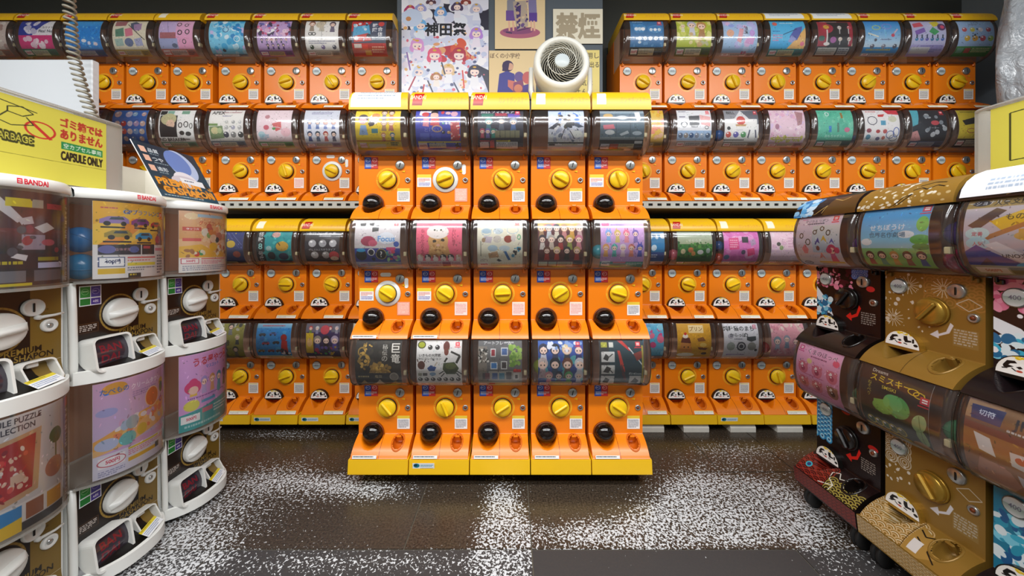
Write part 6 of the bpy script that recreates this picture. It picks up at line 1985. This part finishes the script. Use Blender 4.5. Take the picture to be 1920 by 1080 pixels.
bk.ell(82, 56, 11, 12, 'c86868')
bk.poly([72, 72, 94, 66, 98, 100, 72, 100], '584a98')
bk.ell(62, 78, 9, 8, 'd88a70')
bk.ell(68, 92, 9, 6, 'c8a890')
paper('picture_poster', 'beige poster of a woman in blue with two children, left of the fan', 'poster', 917, 95, 1005, 186, PY - .003, bk, .55)
ns = Pic(220, 160, 'f2ecd6')
ns.text(6, 12, 74, 'b0a287', '禁煙', 2.2, maxw=88)
o = paper('no_smoking_sign', 'cream sign with two large taupe characters above the fan', 'sign', 1037, 17, 1130, 82, PY - .001, ns, .5)
ns_ = o
ys = Pic(150, 280, 'eeda82')
for k, ln in enumerate(('地上用し', '開けて出る', 'ます', '換気は', 'せん。')):
    ys.text(4, 5 + k * 18.5, 12.5, '6a6040', ln, 1.4, maxw=94)
o = paper('notice_sign', 'yellow lettered notice in a clear sleeve behind the fan', 'sign', 1074, 94, 1124, 186, PY - .001, ys, .5)

# white air circulator on top of the centre stack --------------------------------------------
M_FAN = mat('white_fan_plastic', 'e6e6de', .35, noise=.02)
t = thing('circulator_fan', 'round white fan with spiral grille standing on the centre stack', 'fan', (.226, 1.63, 1.578))
hz = .205
A = Matrix.Translation((0, 0, hz)) @ Matrix.Rotation(-.10, 4, 'X') @ RX
link('shell', G().lathe([(.09, -.12), (.118, -.06), (.128, .01), (.127, .045), (.116, .058), (.1, .055), (.094, .04), (.09, -.02), (.085, -.08), (0, -.085)], 40, A).mesh('shell', M_FAN), t)
gr = G()
for k in range(23):
    a = 2 * math.pi * k / 23
    pts = []
    for j in range(9):
        r = .03 + (.097 - .03) * j / 8
        b = a + 1.6 * (j / 8) ** 1.0
        pts.append(A @ Vector((r * math.cos(b), r * math.sin(b), .05 + .006 * (1 - (j / 8) ** 2))))
    gr.tube(pts, .0014, 4)
M_GRILLE = mat('pale_grille_plastic', 'c9c4b0', .4, noise=.02)
gl = link('grille', gr.mesh('grille', M_GRILLE), t)
rg = G()
for r in (.064,):
    rg.lathe([(r, .052), (r + .002, .054), (r, .056), (r - .002, .054), (r, .052)], 36, A)
link('grille_ring', rg.mesh('grille_ring', M_FAN), gl)
link('inner_drum', G().lathe([(.0935, .035), (.0935, -.03), (0, -.03)], 36, A).mesh('inner_drum', mat('dark_fan_drum_plastic', '1c1b19', .6)), t)
link('hub', G().lathe([(.034, .05), (.034, .058), (.03, .061), (0, .062)], 28, A).mesh('hub', mat('pale_blue_hub_plastic', 'ccd6d8', .35)), t)
for k in range(5):
    bl = G()
    a0 = 2 * math.pi * k / 5
    bl.grid(lambda u, v: tuple(A @ Vector(((.03 + .056 * v) * math.cos(a0 + u * 1.0 - .2 * v), (.03 + .056 * v) * math.sin(a0 + u * 1.0 - .2 * v), -.02 + .035 * u))), 5, 3)
    link('blade', bl.mesh('blade', mat('dark_blade_plastic', '2c2c2a', .5) if k == 0 else bpy.data.materials['dark_blade_plastic']), t)
st = G()
for s in (-1, 1):
    st.tube([(s * .06, 0, .012), (s * .115, 0, .03), (s * .138, 0, .1), (s * .137, 0, hz)], [.014, .013, .012, .011], 8)
st.lathe([(.11, 0), (.115, .008), (.1, .02), (0, .024)], 32)
link('stand', st.mesh('stand', M_FAN), t)

# white board behind the left stand, with the coiled cord in front ----------------------------
bx1 = -1.858
thing('white_board', 'plain white board standing upright behind the left stand', 'board', ((-2.55 + bx1) / 2, 1.56, 0), 0, None,
      G().box((0, 0, .892), (bx1 + 2.55, .03, 1.776), .004).mesh('white_board', mat('white_board_laminate', 'e9eef2', .4, noise=.01, nscale=3)))
M_CORD = mat('grey_coiled_cable', 'a39d8c', .5, noise=.06)
path = [(-1.87, 1.47, 2.7), (-1.865, 1.47, 2.0), (-1.855, 1.47, 1.86), (-1.83, 1.46, 1.74), (-1.805, 1.455, 1.66), (-1.775, 1.45, 1.58), (-1.735, 1.445, 1.49), (-1.68, 1.44, 1.36), (-1.6, 1.42, 1.2)]
pts = []
turns = 62


def on_path(t):
    L = [0]
    for a, b in zip(path, path[1:]):
        L.append(L[-1] + math.dist(a, b))
    s = t * L[-1]
    for k in range(len(path) - 1):
        if s <= L[k + 1] + 1e-9:
            q = (s - L[k]) / (L[k + 1] - L[k])
            return Vector(path[k]).lerp(Vector(path[k + 1]), q)
    return Vector(path[-1])


N_ = turns * 12
for k in range(N_ + 1):
    c = on_path(k / N_)
    a = 2 * math.pi * k / 12
    pts.append(c + Vector((.0165 * math.cos(a), .0165 * math.sin(a), 0)))
thing('coiled_cord', 'grey coiled cable hanging from the ceiling in front of the white board', 'cord', (0, 0, 0), 0, None, G().tube(pts, .0048, 6).mesh('coiled_cord', M_CORD))

# clear capsule bins with their yellow papers -------------------------------------------------
def bin_mesh(L, D, H, th=.004, flare=.012):
    g = G()
    g.box((0, 0, th / 2), (L, D, th))
    for s in (-1, 1):
        g.box((0, s * (D - th) / 2, H / 2), (L, th, H))
        g.box((s * (L - th) / 2, 0, H / 2), (th, D - 2 * th, H))
    return g.mesh('clear_box', M_BINCLEAR)


def bin_lip(L, D, H):
    g = G()
    pts = rrect(0, 0, L + .006, D + .006, .02)
    g.tube([(x, y, H) for x, y in pts] + [(pts[0][0], pts[0][1], H)], .0045, 6)
    return g.mesh('rolled_lip', M_BINCLEAR)


def capsule_bin(label, loc, rz, L, D, H):
    t = thing('empty_capsule_bin', label, 'bin', loc, rz)
    link('clear_box', bin_mesh(L, D, H), t)
    link('rolled_lip', bin_lip(L, D, H), t)
    return t


CAPTOP_L = .575 + .538
# left bin: front plane faces +x at x = -1.2, far end at y = 1.08
bl = capsule_bin('clear bin with yellow no garbage paper on top of the left stand', (-1.345, .72, CAPTOP_L + .001), math.pi / 2, .72, .28, .205)
sg = Pic(520, 220, 'd9d052')
sg.line(0, 74, 100, 70, .25, '8a8430')
sg.rect(70, 16, 99, 17, 'd9d052')
sg.ell(78, 34, 4.6, 4.6, 'c8342c', ring=.7)
sg.poly([74.6, 26, 75.6, 24.5, 81.6, 43, 80.6, 44.5], 'c8342c')
sg.text(60, 44, 13, '3a3c1c', 'NO GARBAGE', 3.6, maxw=16)
sg.text(60.3, 46, 9, 'd9d052', 'NO GARBAGE', .4, maxw=15.4)
for a, b, c, d in ((69, 14, 73, 10), (73, 10, 76, 16), (76, 16, 73, 22), (73, 22, 69, 20), (69, 20, 69, 14), (69, 20, 66, 32), (66, 32, 70, 36), (70, 36, 76, 30), (76, 30, 74, 22), (67, 8, 77, 13)):
    sg.line(a, b, c, d, .4, '2c3020')
sg.text(84, 9, 13, 'b8382c', 'ゴミ箱では', 2.4, maxw=14.5)
sg.text(84, 25, 13, 'b8382c', 'ありません', 2.4, maxw=14.5)
sg.rect(84.2, 42, 98.6, 52, '2c8a4c')
sg.text(85, 43.5, 7, 'f0f4e8', '空カプセル専用', .8, maxw=13)
sg.text(84.2, 55, 12, '2a2418', 'CAPSULE ONLY', 2.4, maxw=14.4)
# paper sits just inside the front wall
mm = print_mat('yellow_sheet_print', sg, .5)
link('yellow_sheet', card_mesh('yellow_sheet', .655, .195, mm, M_PAPER), bl, (-.012, -.1412, .1))
cl = Pic(64, 48, 'd9d052')
CAPTOP_R = .604 + .455 + .073
br = capsule_bin('clear bin with yellow paper on top of the right stand', (1.335, .66, CAPTOP_R + .001), -math.pi / 2, .5, .26, .165)
sg = Pic(400, 240, 'd9d052')
for a, b, c, d in ((8, 14, 8, 88), (8, 14, 60, 10), (8, 88, 60, 84), (16, 64, 20, 36), (20, 36, 24, 30), (24, 30, 28, 60), (26, 30, 40, 26), (28, 22, 40, 18), (40, 18, 44, 36), (44, 36, 32, 40), (32, 40, 28, 22)):
    sg.line(a, b, c, d, .8, '2c3018')
sg.text(14, 62, 13, '2a2c1c', 'NO GARBAGE', 2.0, maxw=44)
sg.ell(50, 46, 8, 9, 'c8342c', ring=1.4)
sg.text(64, 22, 14, 'b8382c', 'ゴミ箱では', 2.0, maxw=32)
sg.text(64, 42, 14, 'b8382c', 'ありません', 2.0, maxw=32)
sg.text(64, 66, 14, '2a2418', 'CAPSULE ONLY', 2.0, maxw=32)
link('yellow_sheet', card_mesh('yellow_sheet', .43, .155, print_mat('yellow_sheet_print', sg, .5), M_PAPER), br, (-.003, -.1312, .082))

# white open carton and leaning card on the left stand ----------------------------------------
g = G()
g.box((0, 0, .0015), (.26, .2, .003))
g.box((0, .0985, .07), (.26, .003, .14))
g.box((-.1285, 0, .07), (.003, .194, .14))
g.box((.1285, 0, .07), (.003, .194, .14))
thing('white_tray', 'open white box behind the leaning navy card on the left stand', 'box', (-1.37, 1.27, CAPTOP_L + .001), math.pi / 2, None, g.mesh('white_tray', mat('beige_white_board', 'd9d4c6', .6, noise=.03)))
cp = Pic(320, 320, '1d3444')
cp.grad(0, 0, 100, 100, '1c3040', '22485a')
cp.ell(66, 30, 24, 30, 'b8c8e8', rot=-.2)
cp.ell(60, 26, 20, 24, '6a88c8', rot=-.2)
cp.ell(58, 60, 20, 16, 'e8e4ea')
cp.ell(56, 64, 24, 12, 'd0c8d0')
for k, y in enumerate((8, 24, 42)):
    cp.rect(6, y, 15, y + 11, 'e8b8a0')
    cp.text(18, y + 1, 8, 'dce4e8', ('品質', 'つや', '造形')[k], .9)
    cp.dashes(18, y + 11, 42, y + 14, 1, '8aa0a8', k + 1)
cp.scatter(4, 62, 98, 92, 26, 2, 7, 90, ('a86a20', '7a4a18', 'c88a38', '3a3020'))
cp.text(6, 64, 13, 'e89a30', 'PREMIUM', 2.8, maxw=72)
cp.text(10, 79, 13, 'e89a30', 'GASHAPON', 2.8, maxw=86)
cp.poly([48, 56, 88, 58, 88, 70, 48, 66], 'eef0f2')
cp.dashes(54, 60, 82, 64, 1, '667', 3)
cp.dashes(6, 95, 90, 98, 1, 'a8b8b8', 5)
m = print_mat('navy_card_print', cp, .3)
o = thing('advert_card', 'navy advertising card with orange lettering leaning on the left stand', 'card', (-1.205, 1.262, CAPTOP_L + .097), 0, None, card_mesh('advert_card', .225, .215, m, M_PAPER, .003))
o.rotation_euler = (math.radians(-29), 0, math.pi / 2)

# crumpled clear bags at the right wall -------------------------------------------------------
M_BAG = clear_mat('clear_bag_film', (.80, .83, .86), .16, .5, .75)
nt = M_BAG.node_tree
dfb = nt.nodes.new('ShaderNodeBsdfDiffuse')
dfb.inputs[0].default_value = (.72, .76, .8, 1)
mxb = nt.nodes.new('ShaderNodeMixShader')
mxb.inputs[0].default_value = .42
old = [l for l in nt.links if l.to_node.type == 'OUTPUT_MATERIAL'][0]
src_, dst_ = old.from_socket, old.to_socket
nt.links.new(src_, mxb.inputs[1])
nt.links.new(dfb.outputs[0], mxb.inputs[2])
nt.links.new(mxb.outputs[0], dst_)
nz = nt.nodes.new('ShaderNodeTexNoise')
nz.inputs['Scale'].default_value = 9
nz.inputs['Detail'].default_value = 5
nz.inputs['Distortion'].default_value = 1.5
tcn = nt.nodes.new('ShaderNodeTexCoord')
nt.links.new(tcn.outputs['Object'], nz.inputs['Vector'])
bpn = nt.nodes.new('ShaderNodeBump')
bpn.inputs['Strength'].default_value = .7
bpn.inputs['Distance'].default_value = .05
nt.links.new(nz.outputs['Fac'], bpn.inputs['Height'])
for n_ in nt.nodes:
    if n_.type in ('BSDF_GLOSSY', 'LAYER_WEIGHT', 'BSDF_DIFFUSE'):
        nt.links.new(bpn.outputs['Normal'], n_.inputs['Normal'])


def bag(label, loc, w_, h_, dpt, seed):
    r = random.Random(seed)
    ph = [r.uniform(0, 6) for _ in range(9)]

    def rad(a, v):
        q = 1 + .07 * math.sin(3 * a + ph[0] + 4 * v) + .05 * math.sin(7 * a + ph[1] - 9 * v) + .035 * math.sin(13 * a + ph[2] + 17 * v) + .03 * math.sin(21 * v + ph[3] + 2 * a)
        e = (math.sin(math.pi * min(max(v, .0), 1)) ** .35) * (.75 + .25 * math.cos(2 * (v - .35)))
        return q * max(e, .05)

    def fn(u, v):
        a = 2 * math.pi * u
        k = rad(a, v)
        return (w_ / 2 * k * math.cos(a), dpt / 2 * k * math.sin(a), h_ * v)
    me = G().grid(fn, 48, 36).mesh('plastic_bag', M_BAG)
    thing('plastic_bag', label, 'plastic bag', loc, 0, 'clear plastic bags at the right wall', me)


bag('large crumpled clear plastic bag hanging beside the top row of right machines', (2.53, 1.63, 1.0), .49, 1.52, .22, 3)
bag('smaller crumpled clear plastic bag below the large one by the right bin', (2.36, 1.3, .96), .4, .5, .34, 8)
